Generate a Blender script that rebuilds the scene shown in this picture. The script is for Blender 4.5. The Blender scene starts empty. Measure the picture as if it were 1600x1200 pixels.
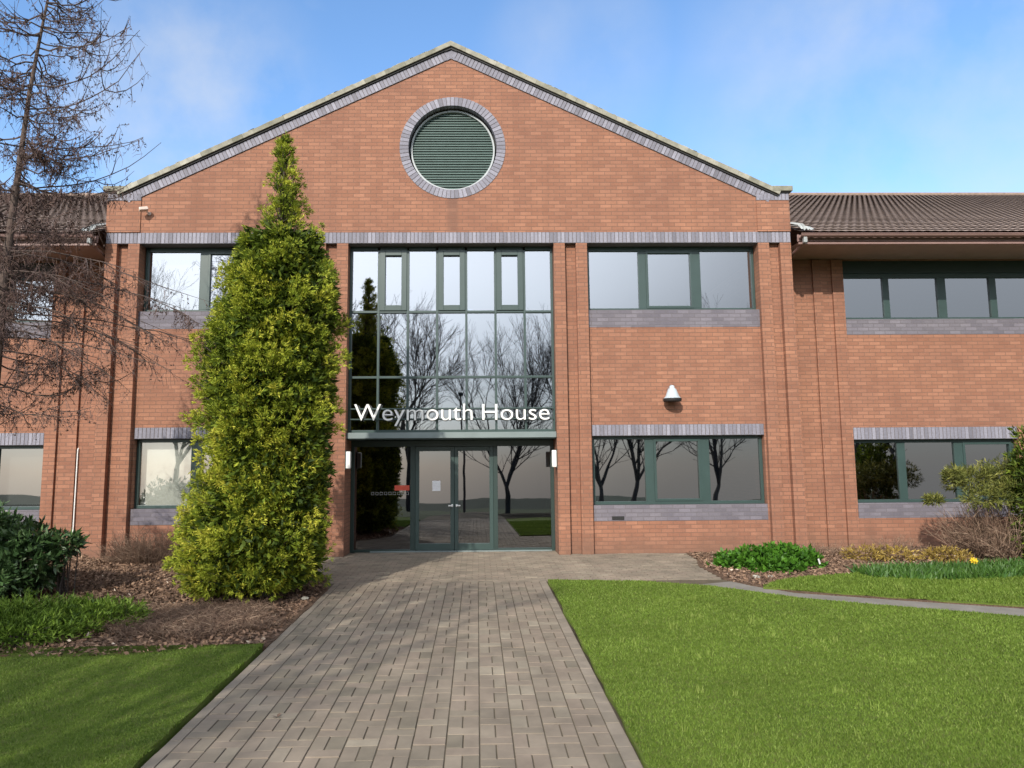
import bpy, bmesh, math, random
import numpy as np
from mathutils import Vector, Matrix, Euler
R = math.radians
random.seed(7); rng = np.random.default_rng(7)
SC = bpy.context.scene
COL = SC.collection
PI = math.pi

# ------------------------------------------------------------------ camera
cd = bpy.data.cameras.new('camera'); cam = bpy.data.objects.new('camera', cd); COL.objects.link(cam)
SC.camera = cam
cd.sensor_width = 36; cd.lens = 36*1119.8/1600; cd.clip_start = .05; cd.clip_end = 2000
cd.shift_x = (800-765.2)/1600
cam.location = (.4852, -13.575, 1.65)
_p, _y, _r = .1139, .0181, -.0074
# yaw to the right, pitch up, roll
cam.rotation_mode = 'QUATERNION'
cam.rotation_quaternion = (Matrix.Rotation(-_y, 4, 'Z') @ Matrix.Rotation(PI/2+_p, 4, 'X') @ Matrix.Rotation(_r, 4, 'Z')).to_quaternion()

# ------------------------------------------------------------------ light
AZ, EL = R(20), R(31)
world = bpy.data.worlds.new('World'); SC.world = world; world.use_nodes = True
def build_world():
    nt = world.node_tree; n = nt.nodes; l = nt.links
    bg = n['Background']; bg.inputs[1].default_value = .15
    sky = n.new('ShaderNodeTexSky'); sky.sky_type = 'NISHITA'; sky.sun_disc = False
    sky.sun_elevation = EL; sky.sun_rotation = PI+AZ; sky.ozone_density = 2.6; sky.dust_density = .5; sky.air_density = 1.0
    tc = n.new('ShaderNodeTexCoord')
    hs = n.new('ShaderNodeHueSaturation'); hs.inputs['Hue'].default_value = .500; hs.inputs['Saturation'].default_value = 1.10; hs.inputs['Value'].default_value = 1.5
    l.new(sky.outputs[0], hs.inputs['Color'])
    mp = n.new('ShaderNodeMapping'); mp.inputs['Scale'].default_value = (1.6, 1.6, 3.2); mp.inputs['Location'].default_value = (.35, .1, .9)
    l.new(tc.outputs['Generated'], mp.inputs[0])
    nz = n.new('ShaderNodeTexNoise'); nz.inputs['Scale'].default_value = 1.3; nz.inputs['Detail'].default_value = 7; nz.inputs['Roughness'].default_value = .5
    l.new(mp.outputs[0], nz.inputs[0])
    # more cloud in the southern half of the sky, behind the viewer
    sp = n.new('ShaderNodeSeparateXYZ'); l.new(tc.outputs['Generated'], sp.inputs[0])
    mr = n.new('ShaderNodeMapRange'); mr.inputs['From Min'].default_value = .35; mr.inputs['From Max'].default_value = -.25
    mr.inputs['To Min'].default_value = 0; mr.inputs['To Max'].default_value = .50
    l.new(sp.outputs['Y'], mr.inputs[0])
    ad = n.new('ShaderNodeMath'); ad.operation = 'ADD'; l.new(nz.outputs[0], ad.inputs[0]); l.new(mr.outputs[0], ad.inputs[1])
    cr = n.new('ShaderNodeMapRange'); cr.interpolation_type = 'SMOOTHSTEP'
    cr.inputs['From Min'].default_value = .56; cr.inputs['From Max'].default_value = .80; cr.inputs['To Max'].default_value = .92
    l.new(ad.outputs[0], cr.inputs[0])
    prev = cr.outputs[0]
    nz2 = n.new('ShaderNodeTexNoise'); nz2.inputs['Scale'].default_value = 5.5; nz2.inputs['Detail'].default_value = 8; nz2.inputs['Roughness'].default_value = .55
    l.new(tc.outputs['Generated'], nz2.inputs[0])
    nr = n.new('ShaderNodeMapRange'); nr.inputs['From Min'].default_value = .35; nr.inputs['From Max'].default_value = .72; l.new(nz2.outputs[0], nr.inputs[0])
    # thin drifting clouds in three parts of the sky
    for d, lo, amp in (((-.360,.838,.411), .975, .75), ((.490,.760,.428), .955, .50), ((.130,.854,.505), .990, .30), ((.41,.81,.40), .985, .35), ((-.47,.83,.30), .975, .5)):
        vm = n.new('ShaderNodeVectorMath'); vm.operation = 'DOT_PRODUCT'; vm.inputs[1].default_value = Vector(d).normalized(); l.new(tc.outputs['Generated'], vm.inputs[0])
        m1 = n.new('ShaderNodeMapRange'); m1.interpolation_type = 'SMOOTHSTEP'; m1.inputs['From Min'].default_value = lo; m1.inputs['From Max'].default_value = 1.0; m1.inputs['To Max'].default_value = amp
        l.new(vm.outputs['Value'], m1.inputs[0])
        m2 = n.new('ShaderNodeMath'); m2.operation = 'MULTIPLY'; l.new(m1.outputs[0], m2.inputs[0]); l.new(nr.outputs[0], m2.inputs[1])
        m3 = n.new('ShaderNodeMath'); m3.operation = 'MAXIMUM'; l.new(prev, m3.inputs[0]); l.new(m2.outputs[0], m3.inputs[1]); prev = m3.outputs[0]
    # grey bank of cloud low down, brighter cloud above it
    zb = n.new('ShaderNodeMapRange'); zb.interpolation_type = 'SMOOTHSTEP'; zb.inputs['From Min'].default_value = -.03; zb.inputs['From Max'].default_value = .30; l.new(sp.outputs['Z'], zb.inputs[0])
    cc = n.new('ShaderNodeMix'); cc.data_type = 'RGBA'; l.new(zb.outputs[0], cc.inputs[0]); cc.inputs[6].default_value = (1.55, 1.6, 1.75, 1); cc.inputs[7].default_value = (4.2, 4.35, 4.6, 1)
    mx = n.new('ShaderNodeMix'); mx.data_type = 'RGBA'
    l.new(cc.outputs[2], mx.inputs[7]); l.new(prev, mx.inputs[0]); l.new(hs.outputs[0], mx.inputs[6]); 
    # clouds glow around the sun
    gd = n.new('ShaderNodeVectorMath'); gd.operation = 'DOT_PRODUCT'; gd.inputs[1].default_value = (-math.sin(AZ)*math.cos(EL), -math.cos(AZ)*math.cos(EL), math.sin(EL)); l.new(tc.outputs['Generated'], gd.inputs[0])
    gr = n.new('ShaderNodeMapRange'); gr.interpolation_type = 'SMOOTHSTEP'; gr.inputs['From Min'].default_value = .68; gr.inputs['From Max'].default_value = .97; gr.inputs['To Min'].default_value = 1.0; gr.inputs['To Max'].default_value = 2.9
    l.new(gd.outputs['Value'], gr.inputs[0])
    vs = n.new('ShaderNodeVectorMath'); vs.operation = 'SCALE'; l.new(mx.outputs[2], vs.inputs[0]); l.new(gr.outputs[0], vs.inputs['Scale'])
    l.new(vs.outputs[0], bg.inputs[0])
build_world()
sd = bpy.data.lights.new('sun', 'SUN'); sd.energy = 3.6; sd.angle = R(.6); sd.color = (1, .93, .82)
sun = bpy.data.objects.new('sun', sd); COL.objects.link(sun)
SUNV = Vector((math.sin(AZ)*math.cos(EL), math.cos(AZ)*math.cos(EL), -math.sin(EL)))
sun.rotation_euler = SUNV.to_track_quat('-Z', 'Y').to_euler()
SC.view_settings.view_transform = 'Standard'; SC.view_settings.look = 'None'
SC.view_settings.gamma = 1; SC.view_settings.exposure = .35
SC.cycles.max_bounces = 6; SC.cycles.transparent_max_bounces = 8

def gz(y):                       # the ground falls gently from the building towards the viewer
    return 0.0 if y > -1 else (.025*(y+1) if y > -15 else -.35+.055*(y+15))
def gza(y): return np.where(y > -1, 0.0, np.where(y > -15, .025*(y+1), -.35+.055*(y+15)))

# ------------------------------------------------------------------ helpers
def tag(o, label, cat, group=None, kind=None):
    if label: o['label'] = label
    if cat: o['category'] = cat
    if group: o['group'] = group
    if kind: o['kind'] = kind
    return o
def empty(name, loc, label=None, cat=None, group=None):
    o = bpy.data.objects.new(name, None); COL.objects.link(o); o.location = loc; o.empty_display_size = .2
    if label: tag(o, label, cat, group)
    return o
class MB:
    """collects polygons with a per-face tint"""
    def __init__(s): s.v = []; s.f = []; s.t = []
    def poly(s, pts, t=.5):
        k = len(s.v); s.v += [tuple(p) for p in pts]; s.f.append(tuple(range(k, k+len(pts)))); s.t.append(t)
    def box(s, x0, x1, y0, y1, z0, z1, t=.5, M=None, bev=0):
        if bev:
            b = bev; k = len(s.v)
            # chamfered towards -y face
            P = [(x0,y0+b,z0),(x1,y0+b,z0),(x1,y0+b,z1),(x0,y0+b,z1),(x0+b,y0,z0+b),(x1-b,y0,z0+b),(x1-b,y0,z1-b),(x0+b,y0,z1-b),(x0,y1,z0),(x1,y1,z0),(x1,y1,z1),(x0,y1,z1)]
            F = [(4,5,6,7),(0,1,5,4),(1,2,6,5),(2,3,7,6),(3,0,4,7),(8,9,1,0),(9,10,2,1),(10,11,3,2),(11,8,0,3),(11,10,9,8)]
        else:
            k = len(s.v)
            P = [(x0,y0,z0),(x1,y0,z0),(x1,y1,z0),(x0,y1,z0),(x0,y0,z1),(x1,y0,z1),(x1,y1,z1),(x0,y1,z1)]
            F = [(0,3,2,1),(4,5,6,7),(0,1,5,4),(1,2,6,5),(2,3,7,6),(3,0,4,7)]
        if M is not None: P = [tuple(M @ Vector(p)) for p in P]
        s.v += P; s.f += [tuple(k+i for i in f) for f in F]; s.t += [t]*len(F)
        return s
    def tube(s, pts, rad, n=6, t=.5, cap=True):
        pts = [Vector(p) for p in pts]; k = len(s.v); u = None
        for i, p in enumerate(pts):
            d = (pts[min(i+1, len(pts)-1)]-pts[max(i-1, 0)])
            if d.length < 1e-9: d = Vector((0,0,1))
            d.normalize()
            if u is None:
                u = d.orthogonal().normalized()
            else:
                u = (u-d*u.dot(d)); u = u.normalized() if u.length > 1e-6 else d.orthogonal().normalized()
            w = d.cross(u); r = rad[i] if hasattr(rad, '__len__') else rad
            for j in range(n):
                a = 2*PI*j/n; q = p+u*(math.cos(a)*r)+w*(math.sin(a)*r); s.v.append((q.x, q.y, q.z))
        for i in range(len(pts)-1):
            for j in range(n):
                a = k+i*n+j; b = k+i*n+(j+1) % n
                s.f.append((a, b, b+n, a+n)); s.t.append(t)
        if cap:
            s.f.append(tuple(k+j for j in range(n))[::-1]); s.t.append(t)
            s.f.append(tuple(k+(len(pts)-1)*n+j for j in range(n))); s.t.append(t)
        return s
    def lathe(s, prof, c, n=24, t=.5, axis='z'):
        k = len(s.v)
        for r, h in prof:
            for j in range(n):
                a = 2*PI*j/n
                if axis == 'z': s.v.append((c[0]+r*math.cos(a), c[1]+r*math.sin(a), c[2]+h))
                else: s.v.append((c[0]+r*math.cos(a), c[1]-h, c[2]+r*math.sin(a)))
        for i in range(len(prof)-1):
            for j in range(n):
                a = k+i*n+j; b = k+i*n+(j+1) % n
                s.f.append((a, b, b+n, a+n)); s.t.append(t)
        s.f.append(tuple(k+j for j in range(n))[::-1]); s.t.append(t)
        s.f.append(tuple(k+(len(prof)-1)*n+j for j in range(n))); s.t.append(t)
        return s
    def build(s, name, mat, parent=None, smooth=False, bevel=0):
        me = bpy.data.meshes.new(name); me.from_pydata(s.v, [], s.f)
        at = me.attributes.new('tint', 'FLOAT', 'FACE'); at.data.foreach_set('value', np.array(s.t, 'f'))
        if smooth: me.polygons.foreach_set('use_smooth', [True]*len(me.polygons))
        me.materials.append(mat); me.update()
        o = bpy.data.objects.new(name, me); COL.objects.link(o)
        if parent is not None: link_to(o, parent)
        if bevel:
            m = o.modifiers.new('b', 'BEVEL'); m.width = bevel; m.segments = 2; m.limit_method = 'ANGLE'
        return o
def base_of(o):
    v = Vector(o.location)
    while o.parent: o = o.parent; v += Vector(o.location)
    return v
def link_to(o, parent):                 # meshes are written in world coordinates, parents only have a location
    o.parent = parent
    o.location = -base_of(parent)
def mesh_np(name, V, F, tint, mat, parent=None, smooth=False):
    """V (n,3) float, F (m,k) int all same size"""
    me = bpy.data.meshes.new(name); n, m, k = len(V), len(F), F.shape[1]
    me.vertices.add(n); me.vertices.foreach_set('co', np.ascontiguousarray(V, 'f').ravel())
    me.loops.add(m*k); me.loops.foreach_set('vertex_index', np.ascontiguousarray(F, 'i').ravel())
    me.polygons.add(m); me.polygons.foreach_set('loop_start', np.arange(0, m*k, k, dtype='i'))
    me.update(calc_edges=True)
    at = me.attributes.new('tint', 'FLOAT', 'FACE'); at.data.foreach_set('value', np.ascontiguousarray(tint, 'f'))
    if smooth: me.polygons.foreach_set('use_smooth', [True]*m)
    me.materials.append(mat); me.validate(); me.update()
    o = bpy.data.objects.new(name, me); COL.objects.link(o)
    if parent is not None: link_to(o, parent)
    return o
def unit(a): return a/np.maximum(np.linalg.norm(a, axis=-1, keepdims=True), 1e-9)
def leaves(P, D, L, W, T, fold=.25):
    """diamond leaves: P base points, D directions, L lengths, W widths -> V, F, tint"""
    n = len(P); D = unit(D)
    r = unit(np.cross(D, unit(rng.normal(size=(n,3)))))
    nrm = np.cross(D, r)
    L = L[:, None]; W = W[:, None]
    a = P; b = P+D*L*.45+r*W*.5+nrm*W*fold*.4; c = P+D*L; d = P+D*L*.45-r*W*.5+nrm*W*fold*.4
    V = np.stack([a, b, c, d], 1).reshape(-1, 3); F = np.arange(4*n).reshape(n, 4)
    return V, F, T
def inpoly(x, y, poly):
    c = np.zeros(len(x), bool); n = len(poly)
    for i in range(n):
        x1, y1 = poly[i]; x2, y2 = poly[(i+1) % n]
        if y1 == y2: continue
        c ^= ((y1 > y) != (y2 > y)) & (x < (x2-x1)*(y-y1)/(y2-y1)+x1)
    return c
def scatter(poly, n):
    P = np.array(poly); lo = P.min(0); hi = P.max(0); X = []
    got = 0
    while got < n:
        q = rng.uniform(lo, hi, (n, 2)); q = q[inpoly(q[:,0], q[:,1], poly)]; X.append(q); got += len(q)
    return np.concatenate(X)[:n]

# ------------------------------------------------------------------ materials
MATS = {}
def mat(name):
    m = bpy.data.materials.new(name); m.use_nodes = True; MATS[name] = m
    return m, m.node_tree.nodes, m.node_tree.links, m.node_tree.nodes['Principled BSDF']
def node(n, typ, **kw):
    x = n.new(typ)
    for k, v in kw.items():
        if k.startswith('i_'):
            key = k[2:]; key = int(key) if key.isdigit() else key
            x.inputs[key].default_value = v
        else: setattr(x, k, v)
    return x
def mixc(n, l, fac, a, b, mode='MIX'):
    x = n.new('ShaderNodeMix'); x.data_type = 'RGBA'; x.blend_type = mode
    for s, i in ((fac, 0), (a, 6), (b, 7)):
        if hasattr(s, 'links') or hasattr(s, 'is_linked'): l.new(s, x.inputs[i])
        elif i == 0: x.inputs[0].default_value = s
        else: x.inputs[i].default_value = (*s, 1) if len(s) == 3 else s
    return x.outputs[2]
def ramp(n, l, src, stops, interp='LINEAR'):
    r = n.new('ShaderNodeValToRGB'); r.color_ramp.interpolation = interp
    e = r.color_ramp.elements
    while len(e) < len(stops): e.new(.5)
    for i, (p, c) in enumerate(stops):
        e[i].position = p; e[i].color = (*c, 1) if len(c) == 3 else c
    l.new(src, r.inputs[0]); return r.outputs[0]
def noise(n, l, vec, scale, detail=4, rough=.55, dist=0):
    x = node(n, 'ShaderNodeTexNoise'); x.inputs['Scale'].default_value = scale; x.inputs['Detail'].default_value = detail
    x.inputs['Roughness'].default_value = rough; x.inputs['Distortion'].default_value = dist
    if vec is not None: l.new(vec, x.inputs['Vector'])
    return x.outputs[0]
def bump(n, l, h, b, strength=.3, dist=.01):
    x = node(n, 'ShaderNodeBump'); x.inputs['Strength'].default_value = strength; x.inputs['Distance'].default_value = dist
    l.new(h, x.inputs['Height']); l.new(x.outputs[0], b.inputs['Normal'])

def brick_mat(name, c1, c2, mortar, rows=.075, length=.225, msize=.0068):
    m, n, l, b = mat(name)
    g = n.new('ShaderNodeNewGeometry')
    sp = n.new('ShaderNodeSeparateXYZ'); l.new(g.outputs['Position'], sp.inputs[0])
    ad = node(n, 'ShaderNodeMath', operation='ADD'); l.new(sp.outputs[0], ad.inputs[0]); l.new(sp.outputs[1], ad.inputs[1])
    cb = n.new('ShaderNodeCombineXYZ'); l.new(ad.outputs[0], cb.inputs[0]); l.new(sp.outputs[2], cb.inputs[1])
    bt = n.new('ShaderNodeTexBrick'); bt.offset = .5; bt.inputs['Scale'].default_value = 1
    bt.inputs['Brick Width'].default_value = length; bt.inputs['Row Height'].default_value = rows
    bt.inputs['Mortar Size'].default_value = msize; bt.inputs['Mortar Smooth'].default_value = .1; bt.inputs['Bias'].default_value = 0
    bt.inputs['Color1'].default_value = (0,0,0,1); bt.inputs['Color2'].default_value = (1,1,1,1); bt.inputs['Mortar'].default_value = (.5,.5,.5,1)
    l.new(cb.outputs[0], bt.inputs[0])
    col = ramp(n, l, bt.outputs['Color'], [(0, c1), (.35, [c1[i]*.6+c2[i]*.4 for i in range(3)]), (.75, c2), (1, [min(1, c*1.12) for c in c2])])
    big = noise(n, l, g.outputs['Position'], .9, 5, .6)
    br = ramp(n, l, big, [(.3, (.86,.85,.88)), (.7, (1.12,1.11,1.07))])
    col = mixc(n, l, 1.0, col, br, 'MULTIPLY')
    fine = noise(n, l, g.outputs['Position'], 55, 3, .6)
    fr = ramp(n, l, fine, [(.25, (.84,.84,.84)), (.75, (1.12,1.12,1.12))])
    col = mixc(n, l, 1.0, col, fr, 'MULTIPLY')
    # soft rain streaks
    mpn = n.new('ShaderNodeMapping'); mpn.inputs['Scale'].default_value = (3.2, 3.2, .25); l.new(g.outputs['Position'], mpn.inputs[0])
    st = noise(n, l, mpn.outputs[0], 1.3, 4, .6)
    sr = ramp(n, l, st, [(.35, (.90,.89,.89)), (.6, (1.03,1.03,1.03))])
    col = mixc(n, l, .8, col, sr, 'MULTIPLY')
    if name == 'red_brick':
        def mr_(src, a, b_, c, d):
            q = n.new('ShaderNodeMapRange'); q.interpolation_type = 'SMOOTHSTEP'
            for k_, v_ in zip(('From Min','From Max','To Min','To Max'), (a,b_,c,d)): q.inputs[k_].default_value = v_
            l.new(src, q.inputs[0]); return q.outputs[0]
        ax = node(n, 'ShaderNodeMath', operation='SUBTRACT', i_1=.03); l.new(sp.outputs[0], ax.inputs[0])
        ab_ = node(n, 'ShaderNodeMath', operation='ABSOLUTE'); l.new(ax.outputs[0], ab_.inputs[0])
        p1 = mr_(ab_.outputs[0], .05, .16, .42, 0); p2 = mr_(sp.outputs[2], 6.2, 6.9, .7, 1); p3 = mr_(sp.outputs[2], 6.88, 6.95, 1, 0); p4 = mr_(sp.outputs[2], 5.9, 6.0, 0, 1)
        f = p1
        for q in (p2, p3, p4):
            m_ = node(n, 'ShaderNodeMath', operation='MULTIPLY'); l.new(f, m_.inputs[0]); l.new(q, m_.inputs[1]); f = m_.outputs[0]
        col = mixc(n, l, f, col, (.10,.06,.05))
    # damp and soil splash at the foot of the walls
    ds = node(n, 'ShaderNodeMath', operation='MULTIPLY_ADD', i_1=.5); l.new(st, ds.inputs[0]); 
    l.new(sp.outputs[2], ds.inputs[2]); dm = n.new('ShaderNodeMapRange'); dm.inputs['From Min'].default_value = .28; dm.inputs['From Max'].default_value = .62; dm.inputs['To Min'].default_value = .45; dm.inputs['To Max'].default_value = 0
    l.new(ds.outputs[0], dm.inputs[0]); col = mixc(n, l, dm.outputs[0], col, (.13,.085,.06))
    col = mixc(n, l, bt.outputs['Fac'], col, mortar)
    l.new(col, b.inputs['Base Color']); b.inputs['Roughness'].default_value = .9
    inv = node(n, 'ShaderNodeMath', operation='SUBTRACT', i_0=1.0); l.new(bt.outputs['Fac'], inv.inputs[1])
    mu = node(n, 'ShaderNodeMath', operation='MULTIPLY_ADD', i_1=.3); l.new(fine, mu.inputs[0]); l.new(inv.outputs[0], mu.inputs[2])
    bump(n, l, mu.outputs[0], b, .6, .006)
    return m
BRICK = brick_mat('red_brick', (.258,.117,.072), (.302,.143,.089), (.19,.10,.068))
GREYB = brick_mat('grey_brick', (.135,.125,.148), (.170,.158,.185), (.13,.118,.13))
def tint_mat(name, stops, rough=.8, nscale=8, namt=.25, bmp=.2, bdist=.004, spec=.5, transl=0):
    m, n, l, b = mat(name)
    a = node(n, 'ShaderNodeAttribute', attribute_name='tint')
    g = n.new('ShaderNodeNewGeometry')
    col = ramp(n, l, a.outputs['Fac'], stops)
    nz = noise(n, l, g.outputs['Position'], nscale, 5, .6)
    r = ramp(n, l, nz, [(.25, (1-namt,)*3), (.75, (1+namt,)*3)])
    col = mixc(n, l, 1.0, col, r, 'MULTIPLY')
    l.new(col, b.inputs['Base Color']); b.inputs['Roughness'].default_value = rough
    b.inputs['Specular IOR Level'].default_value = spec
    if bmp: bump(n, l, nz, b, bmp, bdist)
    if transl:
        t = n.new('ShaderNodeBsdfTranslucent'); l.new(col, t.inputs[0])
        mx = node(n, 'ShaderNodeMixShader', i_0=transl); l.new(b.outputs[0], mx.inputs[1]); l.new(t.outputs[0], mx.inputs[2])
        l.new(mx.outputs[0], n['Material Output'].inputs[0])
    return m
SOLDIER = tint_mat('blue_grey_soldier_brick', [(0,(.14,.135,.162)),(.5,(.195,.19,.23)),(1,(.27,.265,.315))], .7, 30, .2, .3)
MORTAR = tint_mat('dark_mortar', [(0,(.145,.13,.14)),(1,(.16,.145,.15))], .95, 30)
STONE = tint_mat('lichen_stone', [(0,(.17,.165,.12)),(.4,(.25,.24,.19)),(.75,(.32,.305,.25)),(1,(.42,.41,.36))], .95, 9, .32, .5, .01)
FRAME = tint_mat('green_frame_paint', [(0,(.030,.055,.051)),(1,(.038,.067,.062))], .38, 3, .1, 0)
FRAMED = tint_mat('dark_green_frame_paint', [(0,(.02,.04,.036)),(1,(.025,.045,.04))], .4, 3, .1, 0)
FRAMEL = tint_mat('grey_metal', [(0,(.16,.20,.20)),(1,(.20,.24,.24))], .4, 4, .1, 0)
WHITE = tint_mat('white_plastic', [(0,(.72,.72,.70)),(1,(.80,.80,.78))], .45, 5, .06, 0)
CREAM = tint_mat('cream_plastic', [(0,(.62,.50,.44)),(1,(.70,.58,.5))], .5, 5, .06, 0)
STEEL = tint_mat('galvanised_metal', [(0,(.36,.42,.46)),(1,(.5,.57,.62))], .35, 20, .15, 0)
FRAMEG = tint_mat('pale_grey_ring', [(0,(.33,.36,.37)),(1,(.40,.43,.44))], .5, 12, .15, 0)
LEAD = tint_mat('lead_flashing', [(0,(.25,.27,.27)),(1,(.45,.47,.46))], .6, 12, .25, .5)
BROWN = tint_mat('brown_upvc', [(0,(.20,.120,.105)),(1,(.25,.155,.135))], .5, 4, .12, 0)
SOFFIT = tint_mat('brown_soffit', [(0,(.34,.235,.21)),(1,(.38,.27,.24))], .65, 5, .12, .1)
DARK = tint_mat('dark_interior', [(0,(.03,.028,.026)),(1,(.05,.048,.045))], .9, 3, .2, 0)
BLACK = tint_mat('matt_black', [(0,(.012,.012,.012)),(1,(.02,.02,.02))], .7, 3, .2, 0)  # plain near-black for joints, backing, air brick and lamp parts
BLIND = tint_mat('white_blind', [(0,(.75,.77,.72)),(1,(.8,.8,.77))], .8, 3, .04, 0)
RED = tint_mat('red_card', [(0,(.55,.07,.04)),(1,(.6,.09,.05))], .6, 10, .1, 0)
PAPER = tint_mat('paper', [(0,(.7,.7,.72)),(1,(.78,.78,.8))], .7, 40, .12, 0)
MARK = tint_mat('frosted_marking', [(0,(.2,.2,.19)),(1,(.26,.26,.25))], .7, 10, .1, 0)
LOUVRE = tint_mat('louvre_green', [(0,(.052,.088,.078)),(1,(.075,.12,.106))], .55, 6, .12, 0)
ROOF = tint_mat('roof_tile', [(0,(.200,.145,.115)),(.5,(.235,.172,.138)),(1,(.27,.20,.162))], .9, 14, .35, .5, .008)
BARK = tint_mat('bark', [(0,(.045,.036,.034)),(1,(.115,.09,.072))], .95, 18, .35, .6, .01)
LBARK = tint_mat('larch_bark', [(0,(.05,.036,.034)),(.6,(.10,.072,.06)),(1,(.16,.13,.095))], .95, 25, .3, .4, .01)
CONE = tint_mat('larch_twig', [(0,(.055,.034,.033)),(.6,(.110,.068,.058)),(1,(.18,.12,.092))], .95, 25, .3, 0)
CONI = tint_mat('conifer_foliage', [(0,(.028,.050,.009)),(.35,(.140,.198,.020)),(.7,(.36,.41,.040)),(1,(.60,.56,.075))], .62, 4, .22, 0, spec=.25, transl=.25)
CONID = tint_mat('dark_conifer_foliage', [(0,(.010,.022,.010)),(1,(.03,.055,.02))], .7, 4, .2, 0, spec=.2)
RHOD = tint_mat('rhododendron_leaf', [(0,(.025,.058,.018)),(.6,(.060,.120,.036)),(1,(.15,.22,.085))], .42, 6, .2, 0, spec=.6, transl=.1)
JUNI = tint_mat('juniper_foliage', [(0,(.03,.065,.010)),(.5,(.12,.20,.022)),(1,(.26,.36,.06))], .6, 6, .2, 0, spec=.25, transl=.2)
JUNY = tint_mat('golden_juniper_foliage', [(0,(.05,.065,.015)),(.5,(.14,.155,.035)),(1,(.34,.33,.09))], .6, 6, .2, 0, spec=.25, transl=.2)
HERB = tint_mat('herb_leaf', [(0,(.03,.09,.01)),(.6,(.075,.20,.018)),(1,(.15,.33,.04))], .5, 8, .2, 0, spec=.3, transl=.25)
YELP = tint_mat('yellow_leaf', [(0,(.17,.12,.03)),(.6,(.36,.25,.05)),(1,(.55,.40,.09))], .6, 8, .2, 0, transl=.2)
TWIG = tint_mat('dead_twig', [(0,(.09,.055,.038)),(.6,(.19,.118,.080)),(1,(.32,.23,.16))], .95, 12, .2, 0)
MULCHL = tint_mat('leaf_litter', [(0,(.09,.056,.038)),(.5,(.22,.135,.088)),(.9,(.37,.25,.165)),(1,(.65,.54,.42))], .95, 12, .2, 0)
GRASSB = tint_mat('grass_blade', [(0,(.080,.138,.018)),(.5,(.155,.235,.034)),(1,(.29,.355,.095))], .6, 1.3, .18, 0, spec=.2, transl=.3)
PAVE = tint_mat('paving_block', [(0,(.165,.140,.102)),(.3,(.190,.158,.118)),(.6,(.216,.172,.130)),(.85,(.226,.191,.142)),(1,(.255,.217,.162))], .92, 2.6, .30, .25, .004)
PKERB = tint_mat('kerb_block', [(0,(.19,.16,.122)),(1,(.24,.20,.155))], .9, 5, .2, .3)
DAFF = tint_mat('daffodil_petal', [(0,(.75,.50,.02)),(1,(.85,.62,.05))], .5, 6, .05, 0, transl=.2)

def ground_mat(name, a, b_, scale, bs=.5, bd=.02, c=None):
    m, n, l, b = mat(name)
    g = n.new('ShaderNodeNewGeometry')
    big = noise(n, l, g.outputs['Position'], scale, 8, .65)
    col = ramp(n, l, big, [(.3, a), (.7, b_)])
    if c:
        w = noise(n, l, g.outputs['Position'], scale*9, 6, .7)
        f = ramp(n, l, w, [(.45, (0,0,0)), (.7, (1,1,1))])
        col = mixc(n, l, f, col, c)
    l.new(col, b.inputs['Base Color']); b.inputs['Roughness'].default_value = .95; b.inputs['Specular IOR Level'].default_value = .2
    fn = noise(n, l, g.outputs['Position'], 60, 6, .7)
    bump(n, l, fn, b, bs, bd)
    return m
LAWN = ground_mat('lawn_turf', (.09,.14,.02), (.145,.205,.03), 1.2, .9, .03, (.15,.165,.045))
SOIL = ground_mat('bed_soil', (.08,.05,.034), (.15,.095,.065), 3, .9, .03, (.20,.135,.09))
JOINT = ground_mat('joint_sand', (.085,.070,.048), (.135,.112,.080), 4)
FARG = ground_mat('far_grass', (.03,.045,.015), (.045,.065,.02), .1)
CONC = ground_mat('path_concrete', (.16,.15,.13), (.24,.225,.20), 3, .4, .01)

def glass_mat(name, tint, fac, tr):
    m, n, l, b = mat(name)
    gl = n.new('ShaderNodeBsdfGlossy'); gl.inputs['Color'].default_value = (*tint, 1); gl.inputs['Roughness'].default_value = .012
    tp = n.new('ShaderNodeBsdfTransparent'); tp.inputs[0].default_value = (*tr, 1)
    fr = node(n, 'ShaderNodeFresnel', i_IOR=1.5)
    ad = node(n, 'ShaderNodeMath', operation='ADD', i_1=fac, use_clamp=True); l.new(fr.outputs[0], ad.inputs[0])
    mx = n.new('ShaderNodeMixShader'); l.new(ad.outputs[0], mx.inputs[0]); l.new(tp.outputs[0], mx.inputs[1]); l.new(gl.outputs[0], mx.inputs[2])
    g = n.new('ShaderNodeNewGeometry')
    nz = noise(n, l, g.outputs['Position'], 1.1, 2, .4)
    bp = node(n, 'ShaderNodeBump'); bp.inputs['Strength'].default_value = .06; bp.inputs['Distance'].default_value = .02
    l.new(nz, bp.inputs['Height']); l.new(bp.outputs[0], gl.inputs['Normal'])
    l.new(mx.outputs[0], n['Material Output'].inputs[0])
    return m
GLASS = glass_mat('coated_glass', (.78,.80,.82), .40, (.36,.37,.37))
GLASSC = glass_mat('clear_glass', (.86,.88,.90), .30, (.92,.94,.92))
GLASSD = glass_mat('door_glass', (.80,.82,.86), .24, (.18,.19,.19))

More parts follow.
